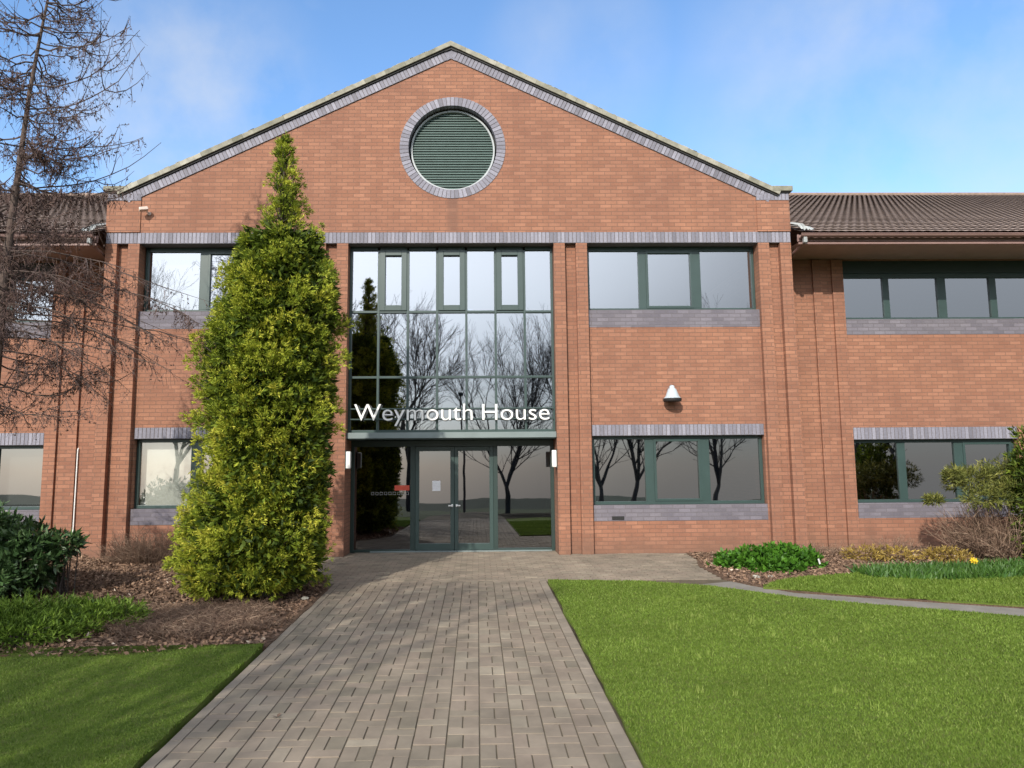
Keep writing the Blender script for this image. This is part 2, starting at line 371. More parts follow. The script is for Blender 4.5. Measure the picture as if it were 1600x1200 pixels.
# ------------------------------------------------------------------ ground setting
def sheet(name, poly, m, dz, kind='structure', thick=0):
    bm = bmesh.new()
    # split polygon at y=-1 handled by bisect
    vs = [bm.verts.new((x, y, 0)) for x, y in poly]
    f = bm.faces.new(vs)
    bmesh.ops.triangulate(bm, faces=[f])
    bmesh.ops.bisect_plane(bm, geom=bm.verts[:]+bm.edges[:]+bm.faces[:], plane_co=(0,-1,0), plane_no=(0,1,0))
    bmesh.ops.bisect_plane(bm, geom=bm.verts[:]+bm.edges[:]+bm.faces[:], plane_co=(0,-15,0), plane_no=(0,1,0))
    if thick:
        r = bmesh.ops.extrude_face_region(bm, geom=bm.faces[:])
        for v in [g for g in r['geom'] if isinstance(g, bmesh.types.BMVert)]: v.co.z -= thick
    bmesh.ops.recalc_face_normals(bm, faces=bm.faces[:])
    for v in bm.verts: v.co.z += gz(v.co.y)+dz
    me = bpy.data.meshes.new(name); bm.to_mesh(me); bm.free(); me.materials.append(m)
    o = bpy.data.objects.new(name, me); COL.objects.link(o)
    tag(o, None, None, None, kind)
    return o
sheet('ground', [(-400,-400),(400,-400),(400,300),(-400,300)], FARG, -.07)
PATH = [(-1.62,-30),(1.5,-30),(1.5,-2.75),(2.84,-2.93),(3.73,-3.36),(4.61,-4.21),(5.54,-4.74),(6.66,-5.32),(9.5,-6.75),(13,-8.4),(13,-7.7),(9.6,-6.1),(7.1,-4.86),(5.86,-4.30),(4.74,-3.76),(4.35,-3.25),(4.12,-2.75),(4.12,-1.6),(4.3,-.9),(4.4,.2),(2.2,.2),(2.2,.64),(-2.2,.64),(-2.2,.2),(-2.75,.0),(-2.4,-1.2),(-1.85,-2.2),(-1.60,-3.3)]
sheet('path', PATH, JOINT, -.0065)
LAWN_R = [(1.5,-30),(1.5,-2.75),(2.84,-2.93),(3.73,-3.36),(4.61,-4.21),(5.54,-4.74),(6.66,-5.32),(9.5,-6.75),(13,-8.4),(30,-16),(30,-30)]
def wob(poly, amp=.02, step=.25):
    out = []
    for i in range(len(poly)):
        a = Vector(poly[i]); b = Vector(poly[(i+1) % len(poly)]); L = (b-a).length
        k = max(1, min(80, int(L/step)))
        for j in range(k):
            p = a.lerp(b, j/k); out.append((p.x+random.uniform(-amp, amp), p.y+random.uniform(-amp, amp)))
    return out
LR = wob([(1.515,-12)]+[(x+.012, y-.01) for x, y in LAWN_R[1:9]]+[(13,-12)], .018)
sheet('lawn', LR, LAWN, .025, thick=.08)
LAWN_L = [(-1.65,-12),(-1.65,-6.13),(-2.21,-6.22),(-2.82,-6.5),(-4.01,-6.53),(-6,-6.45),(-12,-6.3),(-12,-12)]
LL = wob(LAWN_L, .018)
sheet('lawn', LL, LAWN, .03, thick=.08)
BED_L = [(-1.62,-6.13),(-2.21,-6.22),(-2.82,-6.5),(-4.01,-6.53),(-6,-6.45),(-14,-6.3),(-14,.85),(-2.1,.3),(-2.66,.0),(-2.4,-1.2),(-1.85,-2.2),(-1.60,-3.3)]
sheet('planting_bed', wob(BED_L, .012), SOIL, .006, thick=.05)
BED_R = [(4.12,-2.75),(4.12,-1.6),(4.3,-.9),(4.4,.3),(13,.85),(13,-7.7),(9.6,-6.1),(7.1,-4.86),(5.86,-4.30),(4.74,-3.76),(4.35,-3.25)]
sheet('planting_bed', wob(BED_R, .012), SOIL, .006, thick=.05)
VERGE = [(4.45,-3.42),(4.75,-3.1),(5.24,-2.81),(6.45,-2.44),(8.2,-2.1),(9.52,-1.75),(13,-1.2),(13,-7.6),(9.6,-6.0),(7.1,-4.78),(5.86,-4.22),(4.8,-3.70)]
sheet('lawn', wob(VERGE, .06), LAWN, .022, thick=.04)

# paving blocks, laid in columns, alternating whole blocks and split pairs
def paving():
    m = MB(); k = MB()
    def blk(x0, x1, y0, y1, t, mb=m):
        g = .0042; b = .0028; x0 += g; x1 -= g; y0 += .0025; y1 -= .0025
        h = random.uniform(-.0025, .0025)
        tl = random.uniform(-.0015,.0015)
        P = [(x0,y0,-.014),(x1,y0,-.014),(x1,y1,-.014),(x0,y1,-.014),(x0,y0,-b),(x1,y0,-b),(x1,y1,-b),(x0,y1,-b),(x0+b,y0+b,tl),(x1-b,y0+b,0),(x1-b,y1-b,-tl),(x0+b,y1-b,0)]
        P = [(x, y, z+h+gz(y)) for x, y, z in P]
        s = len(mb.v); mb.v += P
        F = [(8,9,10,11),(4,5,9,8),(5,6,10,9),(6,7,11,10),(7,4,8,11),(0,1,5,4),(1,2,6,5),(2,3,7,6),(3,0,4,7)]
        mb.f += [tuple(s+i for i in f) for f in F]; mb.t += [t]*9
    def tt(x, y):
        return min(1, max(0, random.gauss(.48, .22)+.12*math.sin(x*1.7+y*.9)))
    cw = (1.5+1.62-.20)/13
    X0 = -1.62+.09
    for c in range(13):
        xa = X0+c*cw; xb = xa+cw
        y = -12+(.17 if c % 2 else 0)
        while y < -2.75:
            off = random.uniform(-.012,.012)
            blk(xa, (xa+xb)/2+off, y, y+.225, tt(xa, y)); blk((xa+xb)/2+off, xb, y, y+.225, tt(xa, y))
            blk(xa, xb, y+.225, y+.338, tt(xa, y)); y += .338
    y = -12.
    while y < -2.75:
        L = .21; blk(-1.62, X0, y, y+L, random.random(), k); blk(X0+13*cw, 1.5, y, y+L, random.random(), k); y += L
    # apron before the building, blocks laid the other way
    y = -2.75; r = 0
    inside = lambda x, y: bool(inpoly(np.array([x]), np.array([y]), PATH)[0])
    while y < .2:
        x = -2.7+(.1 if r % 2 else 0)
        while x < 4.45:
            if inside(x+.1, y+.05): blk(x, x+.2, y, y+.1, tt(x, y)*.9+.05)
            x += .2
        y += .1; r += 1
    while y < .62:
        x = -2.0+(.1 if r % 2 else 0)
        while x < 1.9: blk(x, x+.2, y, y+.1, tt(x, y)); x += .2
        y += .1; r += 1
    o = m.build('paving_blocks', PAVE); tag(o, None, None, None, 'structure')
    o = k.build('paving_edge', PKERB); tag(o, None, None, None, 'structure')
paving()
STRIP = [(4.2,-2.9),(4.35,-3.25),(4.74,-3.76),(5.86,-4.30),(7.1,-4.86),(9.6,-6.1),(13,-7.7),(13,-8.4),(9.5,-6.75),(6.66,-5.32),(5.54,-4.74),(4.61,-4.21),(3.73,-3.36),(3.4,-3.2)]
sheet('path', STRIP, CONC, -.004)

# ------------------------------------------------------------------ building
bld = empty('office_building', (0,0,0), 'red brick two-storey office building with central gable, green window frames and tiled wings', 'office building')
def grid_wall(name, x0, x1, z0, z1, ya, yb, holes, m, parent=bld):
    xs = sorted({x0, x1, *[h[0] for h in holes], *[h[1] for h in holes]}); zs = sorted({z0, z1, *[h[2] for h in holes], *[h[3] for h in holes]})
    def solid(i, j):
        if i < 0 or j < 0 or i >= len(xs)-1 or j >= len(zs)-1: return False
        cx = (xs[i]+xs[i+1])/2; cz = (zs[j]+zs[j+1])/2
        return not any(h[0] < cx < h[1] and h[2] < cz < h[3] for h in holes)
    mb = MB()
    for i in range(len(xs)-1):
        for j in range(len(zs)-1):
            if not solid(i, j): continue
            a, b, c, d = xs[i], xs[i+1], zs[j], zs[j+1]
            mb.poly([(a,ya,c),(b,ya,c),(b,ya,d),(a,ya,d)]); mb.poly([(b,yb,c),(a,yb,c),(a,yb,d),(b,yb,d)])
            if not solid(i-1, j): mb.poly([(a,yb,c),(a,ya,c),(a,ya,d),(a,yb,d)])
            if not solid(i+1, j): mb.poly([(b,ya,c),(b,yb,c),(b,yb,d),(b,ya,d)])
            if not solid(i, j-1): mb.poly([(a,yb,c),(b,yb,c),(b,ya,c),(a,ya,c)])
            if not solid(i, j+1): mb.poly([(a,ya,d),(b,ya,d),(b,yb,d),(a,yb,d)])
    return mb.build(name, m, parent)
def soldier(name, x0, x1, z0, z1, y, depth=.2, parent=bld, w=.0755):
    """a course of upright blue-grey bricks"""
    n = max(1, round((x1-x0)/w)); w = (x1-x0)/n; mb = MB()
    for i in range(n):
        a = x0+i*w+.007; mb.box(a, a+w-.014, y+random.uniform(-.0015,.0015), y+depth, z0+.004, z1-.004, min(1,max(0,random.gauss(.55,.25))), bev=.003)
    o = mb.build(name, SOLDIER, parent)
    mm = MB(); mm.box(x0, x1, y+.007, y+depth-.01, z0, z1); mm.build('mortar_bed', MORTAR, o)
    return o
ZS0, ZS1 = 5.97, 6.19      # string course
def zrake(x, base=6.90, apex=9.78): return apex-(apex-base)*abs(x)/6.02
SL = (9.78-6.90)/6.02
SLA = math.atan(SL)
# gable wall with the round opening
def gable():
    cx, cz, r = .03, 7.92, .90
    W = 6.67
    pts = [(-W,ZS1),(W,ZS1),(W,6.82),(6.02,6.82),(6.02,6.92),(0,9.80),(-6.02,6.92),(-6.02,6.82),(-W,6.82)]
    # rays from centre
    angs = sorted(set([2*PI*i/160 for i in range(160)]+[math.atan2(z-cz, x-cx) % (2*PI) for x, z in pts]))
    def hit(a):
        best = None; dx, dz = math.cos(a), math.sin(a)
        for i in range(len(pts)):
            (x1,z1),(x2,z2) = pts[i], pts[(i+1) % len(pts)]
            ex, ez = x2-x1, z2-z1; den = dx*ez-dz*ex
            if abs(den) < 1e-9: continue
            t = ((x1-cx)*ez-(z1-cz)*ex)/den; u = ((x1-cx)*dz-(z1-cz)*dx)/den
            if t > 0 and -1e-6 <= u <= 1+1e-6 and (best is None or t > best): best = t
        return (cx+dx*best, cz+dz*best)
    H = [hit(a) for a in angs]; C = [(cx+r*math.cos(a), cz+r*math.sin(a)) for a in angs]
    mb = MB(); N = len(angs)
    for i in range(N):
        j = (i+1) % N
        mb.poly([(C[i][0],0,C[i][1]),(H[i][0],0,H[i][1]),(H[j][0],0,H[j][1]),(C[j][0],0,C[j][1])])
        mb.poly([(C[j][0],.0,C[j][1]),(C[j][0],.35,C[j][1]),(C[i][0],.35,C[i][1]),(C[i][0],.0,C[i][1])])
        mb.poly([(H[i][0],0,H[i][1]),(H[i][0],.35,H[i][1]),(H[j][0],.35,H[j][1]),(H[j][0],0,H[j][1])])
        mb.poly([(C[j][0],.35,C[j][1]),(H[j][0],.35,H[j][1]),(H[i][0],.35,H[i][1]),(C[i][0],.35,C[i][1])])
    mb.build('gable_wall', BRICK, bld)
    for s in (-1, 1):
        a, b = sorted((s*6.02, s*6.672)); mb = MB(); mb.box(a, b, -.022, -.001, ZS1+.002, 6.818); mb.build('corner_brickwork', BRICK, bld)
        soldier('corner_soldier_course', a, b, 6.822, 6.969, -.030, .2)
    # ring of radial grey bricks
    mb = MB(); n = 76
    for i in range(n):
        a = 2*PI*i/n
        M = Matrix.Translation((cx, 0, cz)) @ Matrix.Rotation(-a, 4, 'Y')
        w0 = .87*2*PI/n*.5-.006
        x0, x1 = .872, 1.045
        t = min(1,max(0,random.gauss(.55,.25)))
        k = len(mb.v)
        w1 = w0*x1/x0
        P = [(x0,-.012,-w0),(x1,-.012,-w1),(x1,-.012,w1),(x0,-.012,w0),(x0,.15,-w0),(x1,.15,-w1),(x1,.15,w1),(x0,.15,w0)]
        mb.v += [tuple(M @ Vector(p)) for p in P]
        mb.f += [tuple(k+q for q in f) for f in [(0,1,2,3),(7,6,5,4),(0,4,5,1),(1,5,6,2),(2,6,7,3),(3,7,4,0)]]; mb.t += [t]*6
    ring = mb.build('round_brick_surround', SOLDIER, bld)
    mm = MB(); n = 96
    for i in range(n):
        a, b = 2*PI*i/n, 2*PI*(i+1)/n
        q = lambda r_, t_, y_: (cx+r_*math.cos(t_), y_, cz+r_*math.sin(t_))
        mm.poly([q(.876,a,-.005),q(1.04,a,-.005),q(1.04,b,-.005),q(.876,b,-.005)]); mm.poly([q(.876,b,-.005),q(.876,b,.21),q(.876,a,.21),q(.876,a,-.005)])
    mm.build('mortar_bed', MORTAR, ring)
    # louvred vent
    mb = MB(); n = 72
    for i in range(n):
        a, b = 2*PI*i/n, 2*PI*(i+1)/n
        q = lambda r_, t_, y_: (cx+r_*math.cos(t_), y_, cz+r_*math.sin(t_))
        mb.poly([q(.805,a,.13),q(.838,a,.13),q(.838,b,.13),q(.805,b,.13)]); mb.poly([q(.805,b,.13),q(.805,b,.2),q(.805,a,.2),q(.805,a,.13)]); mb.poly([q(.838,a,.13),q(.838,a,.2),q(.838,b,.2),q(.838,b,.13)])
    v = mb.build('louvre_frame', FRAMEG, bld)
    lv = MB(); zz = -.78
    while zz < .78:
        w = math.sqrt(max(.0, .81**2-min(abs(zz), abs(zz+.05))**2))
        if w > .05:
            lv.poly([(cx-w,.165,cz+zz),(cx+w,.165,cz+zz),(cx+w,.21,cz+zz+.056),(cx-w,.21,cz+zz+.056)], random.random())
            lv.poly([(cx-w,.165,cz+zz-.014),(cx+w,.165,cz+zz-.014),(cx+w,.165,cz+zz),(cx-w,.165,cz+zz)], random.random())
        zz += .053
    lv.build('louvre_blades', LOUVRE, v)
    bk = MB(); bk.box(cx-.95, cx+.95, .222, .24, cz-.95, cz+.95); bk.build('louvre_backing', BLACK, v)
gable()
# raking soldier courses and stone coping
def rake():
    for s in (-1, 1):
        mb = MB(); cp = MB(); gap = MB()
        L = 6.67/math.cos(SLA); n = int(L/.0755)
        # origin at apex, local x down the slope
        M = Matrix.Translation((0, 0, 9.78)) @ (Matrix.Rotation(SLA, 4, 'Y') if s > 0 else Matrix.Scale(-1, 4, (1,0,0)) @ Matrix.Rotation(SLA, 4, 'Y'))
        for i in range(n+1):
            a = i*.0755
            if a*math.cos(SLA) > 6.22: continue
            x0, x1 = a+.007, a+.0685
            k = len(mb.v)
            mb.box(x0, x1, -.024+random.uniform(-.0015,.0015), .12, .004 if a > .05 else .03, .172, min(1,max(0,random.gauss(.55,.25))), M=M)
        o = mb.build('raking_soldier_course', SOLDIER, bld)
        gap.box(.0, 6.25/math.cos(SLA), -.015, .10, .0, .18, M=M); gap.build('mortar_bed', MORTAR, o)
        # stones
        cs = [0, *[i*.88 for i in range(1, 8)], 6.37/math.cos(SLA)]
        for a, b in zip(cs[:-1], cs[1:]):
            t = random.random()
            for w in np.arange(a, b-.05, (b-a)/4):
                cp.box(w if w > a else w+.004, w+(b-a)/4+.0005, -.085, .40, .215, .305+random.uniform(-.004,.006), min(1,max(0,t*.5+random.random()*.5)), M=M)
        # small ragged lichen and mortar lumps on top of the coping
        for i in range(60):
            a = random.uniform(.3, 6.75); w = random.uniform(.03,.12)
            cp.box(a, a+w, -.07, .1, .30, .312+random.uniform(0,.014), random.random(), M=M)
        c = cp.build('stone_coping', STONE, bld)
        dk = MB(); dk.box(.0, 6.36/math.cos(SLA), -.052, .38, .181, .214, M=M); dk.build('bedding_joint', BLACK, c)
        # kneeler
        kb = MB(); a, b = sorted((s*6.33, s*6.735))
        kb.box(a, b, -.090, .42, 6.995, 7.10, .3); kb.build('kneeler_stone', STONE, c, bevel=.012)
        g2 = MB(); a, b = sorted((s*6.40, s*6.70)); g2.box(a, b, -.055, .40, 6.970, 6.994); g2.build('bedding_joint', BLACK, c)
rake()
mb = MB(); za = 9.78+.215/math.cos(SLA); q = .30*SL; P_ = [(-.30,za-q),(0,za),(.30,za-q),(.30,za-q+.10),(0,za+.10),(-.30,za-q+.10)]
mb.poly([(x,-.088,z) for x, z in [P_[0],P_[1],P_[4],P_[5]]]); mb.poly([(x,-.088,z) for x, z in [P_[1],P_[2],P_[3],P_[4]]])
for i in range(6):
    (x1,z1),(x2,z2) = P_[i], P_[(i+1) % 6]; mb.poly([(x2,-.088,z2),(x1,-.088,z1),(x1,.40,z1),(x2,.40,z2)], .6)
mb.build('apex_stone', STONE, bld)
mb = MB(); z9 = 9.78
mb.poly([(0,-.020,z9),(.09,-.020,z9-.05),(.09,-.020,z9+.14),(0,-.020,z9+.192),(-.09,-.020,z9+.14),(-.09,-.020,z9-.05)], .3); mb.build('apex_brick', SOLDIER, bld)
mb = MB(); mb.poly([(-.12,-.050,z9+.13),(0,-.050,z9+.185),(.12,-.050,z9+.13),(.12,-.050,z9+.18),(0,-.050,z9+.24),(-.12,-.050,z9+.18)]); mb.build('bedding_joint', BLACK, bld)
soldier('string_course', -6.67, 6.67, ZS0, ZS1, -.004, .36)
# piers
def pier(a, b):
    """a,b: outer x limits; strips at both sides, groove between"""
    w = (b-a)/3; mb = MB()
    mb.box(a, a+w, 0, .75, -.15, ZS0-.001); mb.box(b-w, b, 0, .75, -.15, ZS0-.001); mb.box(a+w, b-w, .11, .74, -.15, ZS0-.001)
    return mb.build('brick_pier', BRICK, bld)
for s in (-1, 1):
    pier(*sorted((s*6.02, s*6.67))); pier(*sorted((s*2.0, s*2.65)))
def frame_bars(mb, x0, x1, z0, z1, y, cuts, ow=.05, depth=.07, head=None, zc=None):
    mb.box(x0, x0+ow, y, y+depth, z0, z1); mb.box(x1-ow, x1, y, y+depth, z0, z1)
def window(x0, x1, z0, z1, y, mull, inset=None, parent=bld, ow=.055, sillh=.06, headh=.06, fm=None, gm=None):
    """mull: list of (xa, xb) mullions; inset: index of the light with an opening casement"""
    fm = fm or FRAME
    mb = MB(); d = .08
    mb.box(x0, x0+ow, y, y+d, z0, z1); mb.box(x1-ow, x1, y, y+d, z0, z1)
    e = [x0+ow]
    for a, b in mull: mb.box(a, b, y, y+d, z0+sillh, z1-headh); e += [a, b]
    e.append(x1-ow)
    mb.box(x0+ow, x1-ow, y, y+d, z0, z0+sillh); mb.box(x0+ow, x1-ow, y, y+d, z1-headh, z1)
    fr = mb.build('window', fm, parent, bevel=.004)
    for i in range(0, len(e), 2):
        a, b = e[i], e[i+1]; za, zb = z0+sillh, z1-headh
        if inset is not None and i//2 in inset:
            c = MB(); w = .045
            c.box(a, a+w, y-.012, y+d*.8, za, zb); c.box(b-w, b, y-.012, y+d*.8, za, zb); c.box(a+w, b-w, y-.012, y+d*.8, za, za+w); c.box(a+w, b-w, y-.012, y+d*.8, zb-w, zb)
            c.build('casement', fm, fr, bevel=.003); a += w; b -= w; za += w; zb -= w
        pane(a, b, za, zb, y+.035, fr, gm)
    return fr
def pane(a, b, za, zb, y, parent, m=None, tilt=.0022):
    mb = MB(); t1 = random.uniform(-tilt, tilt); t2 = random.uniform(-tilt, tilt)
    w, h = b-a, zb-za
    ya = lambda x, z: y+(x-a-w/2)*t1*1.0+(z-za-h/2)*t2*1.0
    mb.poly([(a,ya(a,za),za),(b,ya(b,za),za),(b,ya(b,zb),zb),(a,ya(a,zb),zb)])
    return mb.build('pane', m or GLASS, parent)
# side bays
WZ = (4.66, 5.965); LZ = (.90, 2.20)
for s in (-1, 1):
    a, b = sorted((s*2.65, s*6.02))
    grid_wall('bay_wall', a, b, -.15, ZS0-.002, .10, .34, [(a, b, 4.31, ZS0-.002), (a+.03, b-.03, .60, 2.42)], BRICK)
    # fill reveals
    mu = [(3.70,3.85),(4.78,4.94)]; mu = mu if s > 0 else [(-q, -p) for p, q in mu][::-1]
    ml = [(3.71,3.88),(4.785,4.955)]; ml = ml if s > 0 else [(-q, -p) for p, q in ml][::-1]
    window(a+.02, b-.005, WZ[0], WZ[1], .25, mu, inset=[1], headh=.09)
    window(a+.035, b-.035, LZ[0], LZ[1], .22, ml, inset=[1], gm=GLASSC if s < 0 else None)
    mb = MB(); mb.box(a+.001, b-.001, .095, .36, 4.312, WZ[0]-.003); mb.build('sill', GREYB, bld)
    mb = MB(); mb.box(a+.032, b-.032, .095, .36, .602, LZ[0]-.003); mb.build('sill', GREYB, bld)
    soldier('window_head', a+.032, b-.032, 2.205, 2.418, .092, .25)
# entrance curtain wall
CW0, CW1, CWZ0, CWZ1 = -1.995, 1.995, 2.30, 5.965
cols = [-1.43,-.858,-.286,.286,.858,1.43]
rows = [4.66, 3.37]
mb = MB(); y = .22
for x in cols: mb.box(x-.022, x+.022, y, y+.09, CWZ0, CWZ1-.07)
for x in (CW0, CW1-.045): mb.box(x, x+.045, y, y+.09, CWZ0, CWZ1)
xs = [CW0+.045-.022]+cols+[CW1-.045+.022]
for i in range(7):
    a, b = xs[i]+.022, xs[i+1]-.022
    for z in rows: mb.box(a, b, y+.004, y+.088, z-.022, z+.022)
    mb.box(a, b, y+.004, y+.088, CWZ0, CWZ0+.05); mb.box(a, b, y+.004, y+.088, CWZ1-.07, CWZ1)
cw = mb.build('glazed_screen', FRAME, bld, bevel=.003)
zr = [CWZ0+.05]
for z in rows[::-1]: zr += [z-.022, z+.022]
zr.append(CWZ1-.07)
for r in range(3):
    for i in range(7):
        a, b = xs[i]+.022, xs[i+1]-.022; za, zb = zr[2*r], zr[2*r+1]
        if r == 2 and i in (1, 3, 5):
            c = MB(); w = .105
            c.box(a, a+w, y-.02, y+.07, za, zb); c.box(b-w, b, y-.02, y+.07, za, zb); c.box(a+w, b-w, y-.02, y+.07, za, za+w); c.box(a+w, b-w, y-.02, y+.07, zb-w, zb)
            c.build('casement', FRAME, cw, bevel=.004); a += w; b -= w; za += w; zb -= w
        pane(a, b, za, zb, y+.05, cw, tilt=.0035)
# beam over the doors and its soffit
mb = MB(); mb.box(-1.998, 1.998, .10, .72, 2.185, 2.295); bm_ = mb.build('entrance_canopy', FRAMEL, bld, bevel=.004)
mb = MB(); mb.box(-1.99, 1.99, .13, .70, 2.165, 2.184); mb.build('canopy_soffit', FRAMED, bm_)
# entrance screen
DY = .64; DZ0, DZ1 = .0, 2.16
mb = MB()
mb.box(-1.998, 1.998, DY, DY+.09, 2.04, DZ1)
for a, b in ((-1.998,-1.93),(-.83,-.735),(.80,.885),(1.93,1.998)): mb.box(a, b, DY, DY+.09, DZ0, 2.04)
mb.box(-1.93, -.83, DY, DY+.09, 0, .05); mb.box(.885, 1.93, DY, DY+.09, 0, .06)
scr = mb.build('entrance_screen', FRAMED, bld, bevel=.003)
pane(-1.93, -.83, .05, 2.04, DY+.04, scr, GLASSD); pane(.885, 1.93, .06, 2.04, DY+.04, scr, GLASSD)
mb = MB(); mb.box(-1.6, 1.93, DY-.05, DY-.001, 0.002, .025); mb.build('threshold', FRAMEL, scr)
for a, b, s in ((-.733,.03,1),(.036,.798,-1)):
    d = MB(); w = .075; z0 = .028
    d.box(a, a+w, DY+.01, DY+.06, z0, 2.036); d.box(b-w, b, DY+.01, DY+.06, z0, 2.036)
    d.box(a+w, b-w, DY+.01, DY+.06, z0, z0+.13); d.box(a+w, b-w, DY+.01, DY+.06, 1.95, 2.036)
    dr = d.build('entrance_door', FRAME, bld, bevel=.004)
    pane(a+w, b-w, z0+.13, 1.95, DY+.035, dr, GLASSD)
    hx = b-.04 if s > 0 else a+.04
    h = MB(); h.tube([(hx, DY+.01, .885),(hx, DY-.045, .885)], .011, 8); h.tube([(hx, DY-.04, .885),(hx-s*.075, DY-.045, .885)], .014, 8)
    h.box(hx-.016, hx+.016, DY, DY+.012, .86, .91)
    h.build('handle', WHITE, dr, bevel=.002)
# row of small frosted squares on the left glass
mb = MB()
for i in range(9):
    x = -1.60+i*.085; z = 1.10; y = DY+.032
    for q in ((x,x+.058,z,z+.008),(x,x+.058,z+.05,z+.058),(x,x+.008,z+.008,z+.05),(x+.05,x+.058,z+.008,z+.05)): mb.box(q[0], q[1], y, y+.003, q[2], q[3])
mb.build('glass_marking', MARK, scr)
# interior: floor slabs, back walls
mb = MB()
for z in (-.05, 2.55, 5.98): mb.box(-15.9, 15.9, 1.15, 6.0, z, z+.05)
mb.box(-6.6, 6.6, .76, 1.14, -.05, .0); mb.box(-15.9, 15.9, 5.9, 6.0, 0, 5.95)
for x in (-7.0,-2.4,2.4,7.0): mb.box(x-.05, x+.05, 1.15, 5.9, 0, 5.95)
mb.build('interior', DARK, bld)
mb = MB(); mb.box(-5.95, -4.3, .40, .41, .95, 2.18); mb.build('window_blind', BLIND, bld)
mb = MB(); mb.box(-5.95, -4.75, .46, .47, 4.75, 5.9); mb.build('window_blind', BLIND, bld)
mb = MB(); mb.box(-14.5, -8.15, 1.15, 1.16, .95, 2.1); mb.build('window_blind', BLIND, bld)
# wings
WY = .80
for s in (-1, 1):
    def rg(a, b): return sorted((s*a, s*b))
    up = (8.08, 14.0, 4.27, 5.86); lo = (8.08, 11.45, .56, 2.37); lo2 = (12.2, 15.5, .56, 2.37)
    H = [(*rg(h[0], h[1]), h[2], h[3]) for h in (up, lo, lo2)]
    a, b = rg(6.67, 29.9)
    grid_wall('wing_wall', a, b, -.15, 5.95, WY, WY+.3, H, BRICK)
    for p, q in ((7.43,7.62),(7.83,8.06)):
        mb = MB(); mb.box(*rg(p, q), WY-.05, WY-.001, -.15, 5.84); mb.build('pilaster_strip', BRICK, bld)
    # upper ribbon
    um = [(8.98,9.11),(10.13,10.31),(11.24,11.38),(12.4,12.55)]; um = um if s > 0 else [(-q,-p) for p, q in um][::-1]
    a, b = rg(8.09, 13.99)
    window(a, b, 4.60, 5.60, WY+.14, um, headh=.10)
    mb = MB(); mb.box(a, b, WY+.12, WY+.25, 5.602, 5.858); mb.build('fascia_panel', FRAMED, bld)
    mb = MB(); mb.box(a-.009, b+.009, WY-.004, WY+.26, 4.272, 4.597); mb.build('sill', GREYB, bld)
    for A, B in ((8.09, 11.44),(12.21,15.49)):
        w3 = [(A+.94,A+1.10),(A+2.11,A+2.29)]; w3 = w3 if s > 0 else [(-q,-p) for p, q in w3][::-1]
        a, b = rg(A, B)
        window(a, b, .86, 2.12, WY+.12, w3, inset=[2 if s > 0 else 0] if A < 9 else None)
        mb = MB(); mb.box(a, b, WY-.004, WY+.26, .562, .857); mb.build('sill', GREYB, bld)
        soldier('window_head', a, b, 2.124, 2.368, WY-.006, .25)
    # eaves
    e0, e1 = rg(6.675, 30)
    mb = MB()
    mb.poly([(e0,-.30,5.845),(e1,-.30,5.845),(e1,WY+.02,5.865),(e0,WY+.02,5.865)][::-1])
    mb.poly([(e0,-.30,5.875),(e1,-.30,5.875),(e1,WY+.02,5.895),(e0,WY+.02,5.895)])
    mb.build('soffit', SOFFIT, bld)
    mb = MB(); mb.box(e0, e1, -.325, -.301, 5.835, 5.875); mb.box(e0, e1, -.29, -.26, 5.90, 6.04); f = mb.build('fascia_board', BROWN, bld, bevel=.004)
    mb = MB()   # half round gutter
    pr = [(-.40+.055*math.cos(t), 6.005+.055*math.sin(t)) for t in [PI+PI*i/10 for i in range(11)]]
    for (y1,z1),(y2,z2) in zip(pr[:-1], pr[1:]):
        mb.poly([(e0,y1,z1),(e1,y1,z1),(e1,y2,z2),(e0,y2,z2)])
    mb.tube([(e0,-.457,6.008),(e1,-.457,6.008)], .008, 6)
    gt = mb.build('gutter', BROWN, bld)
    mb = MB(); mb.tube([(s*6.79,-.39,5.95),(s*6.79,-.39,5.90),(s*6.74,-.1,5.80),(s*6.735,.25,5.72),(s*6.735,.70,5.60),(s*6.735,.735,5.5)], .034, 10)
    mb.tube([(s*6.735,.735,5.5),(s*6.735,.735,.0)], .034, 10); mb.build('downpipe', BROWN, gt, smooth=False)
    mb = MB(); mb.box(*rg(6.735,6.80), -.43, -.35, 5.84, 5.95, .2); mb.build('outlet', LEAD, gt, bevel=.01)
    # roof: tiles with a rolling profile, laid in courses
    RY, RZ = -.43, 6.035; sl = .45; ry = 11.4
    ca = math.sqrt(1+sl*sl)
    nx = 900; X = np.linspace(6.67, 30, nx)
    V = []; F = []; T = []
    ncourse = 40; Lc = (ry-RY)/ncourse
    prof = .0055*(1+np.sin(X*2*PI/.165))
    vid = 0
    Vs = []; Fs = []; Ts = []
    for c in range(ncourse):
        for (yy, lift) in ((c*Lc, .022), ((c+1)*Lc+.01, .0)):
            yv = np.full(nx, RY+yy); zv = RZ+sl*yy+lift+prof
            Vs.append(np.stack([s*X, yv, zv], 1))
        b0 = c*2*nx; i = np.arange(nx-1)
        Fs.append(np.stack([b0+i, b0+i+1, b0+nx+i+1, b0+nx+i], 1))
        tc_ = np.repeat(rng.random(int(nx/17)+2), 17)[:nx-1]; Ts.append(.15+.7*tc_)
    Vv = np.concatenate(Vs); Ff = np.concatenate(Fs)
    if s < 0: Ff = Ff[:, ::-1]
    mesh_np('roof', Vv, Ff, np.concatenate(Ts), ROOF, bld)
    mb = MB()
    mb.tube([(s*6.67, ry, RZ+sl*(ry-RY)+.02), (s*30, ry, RZ+sl*(ry-RY)+.02)], .09, 10)
    mb.build('ridge_tiles', ROOF, bld)
    mb = MB(); zr_ = RZ+sl*(ry-RY)
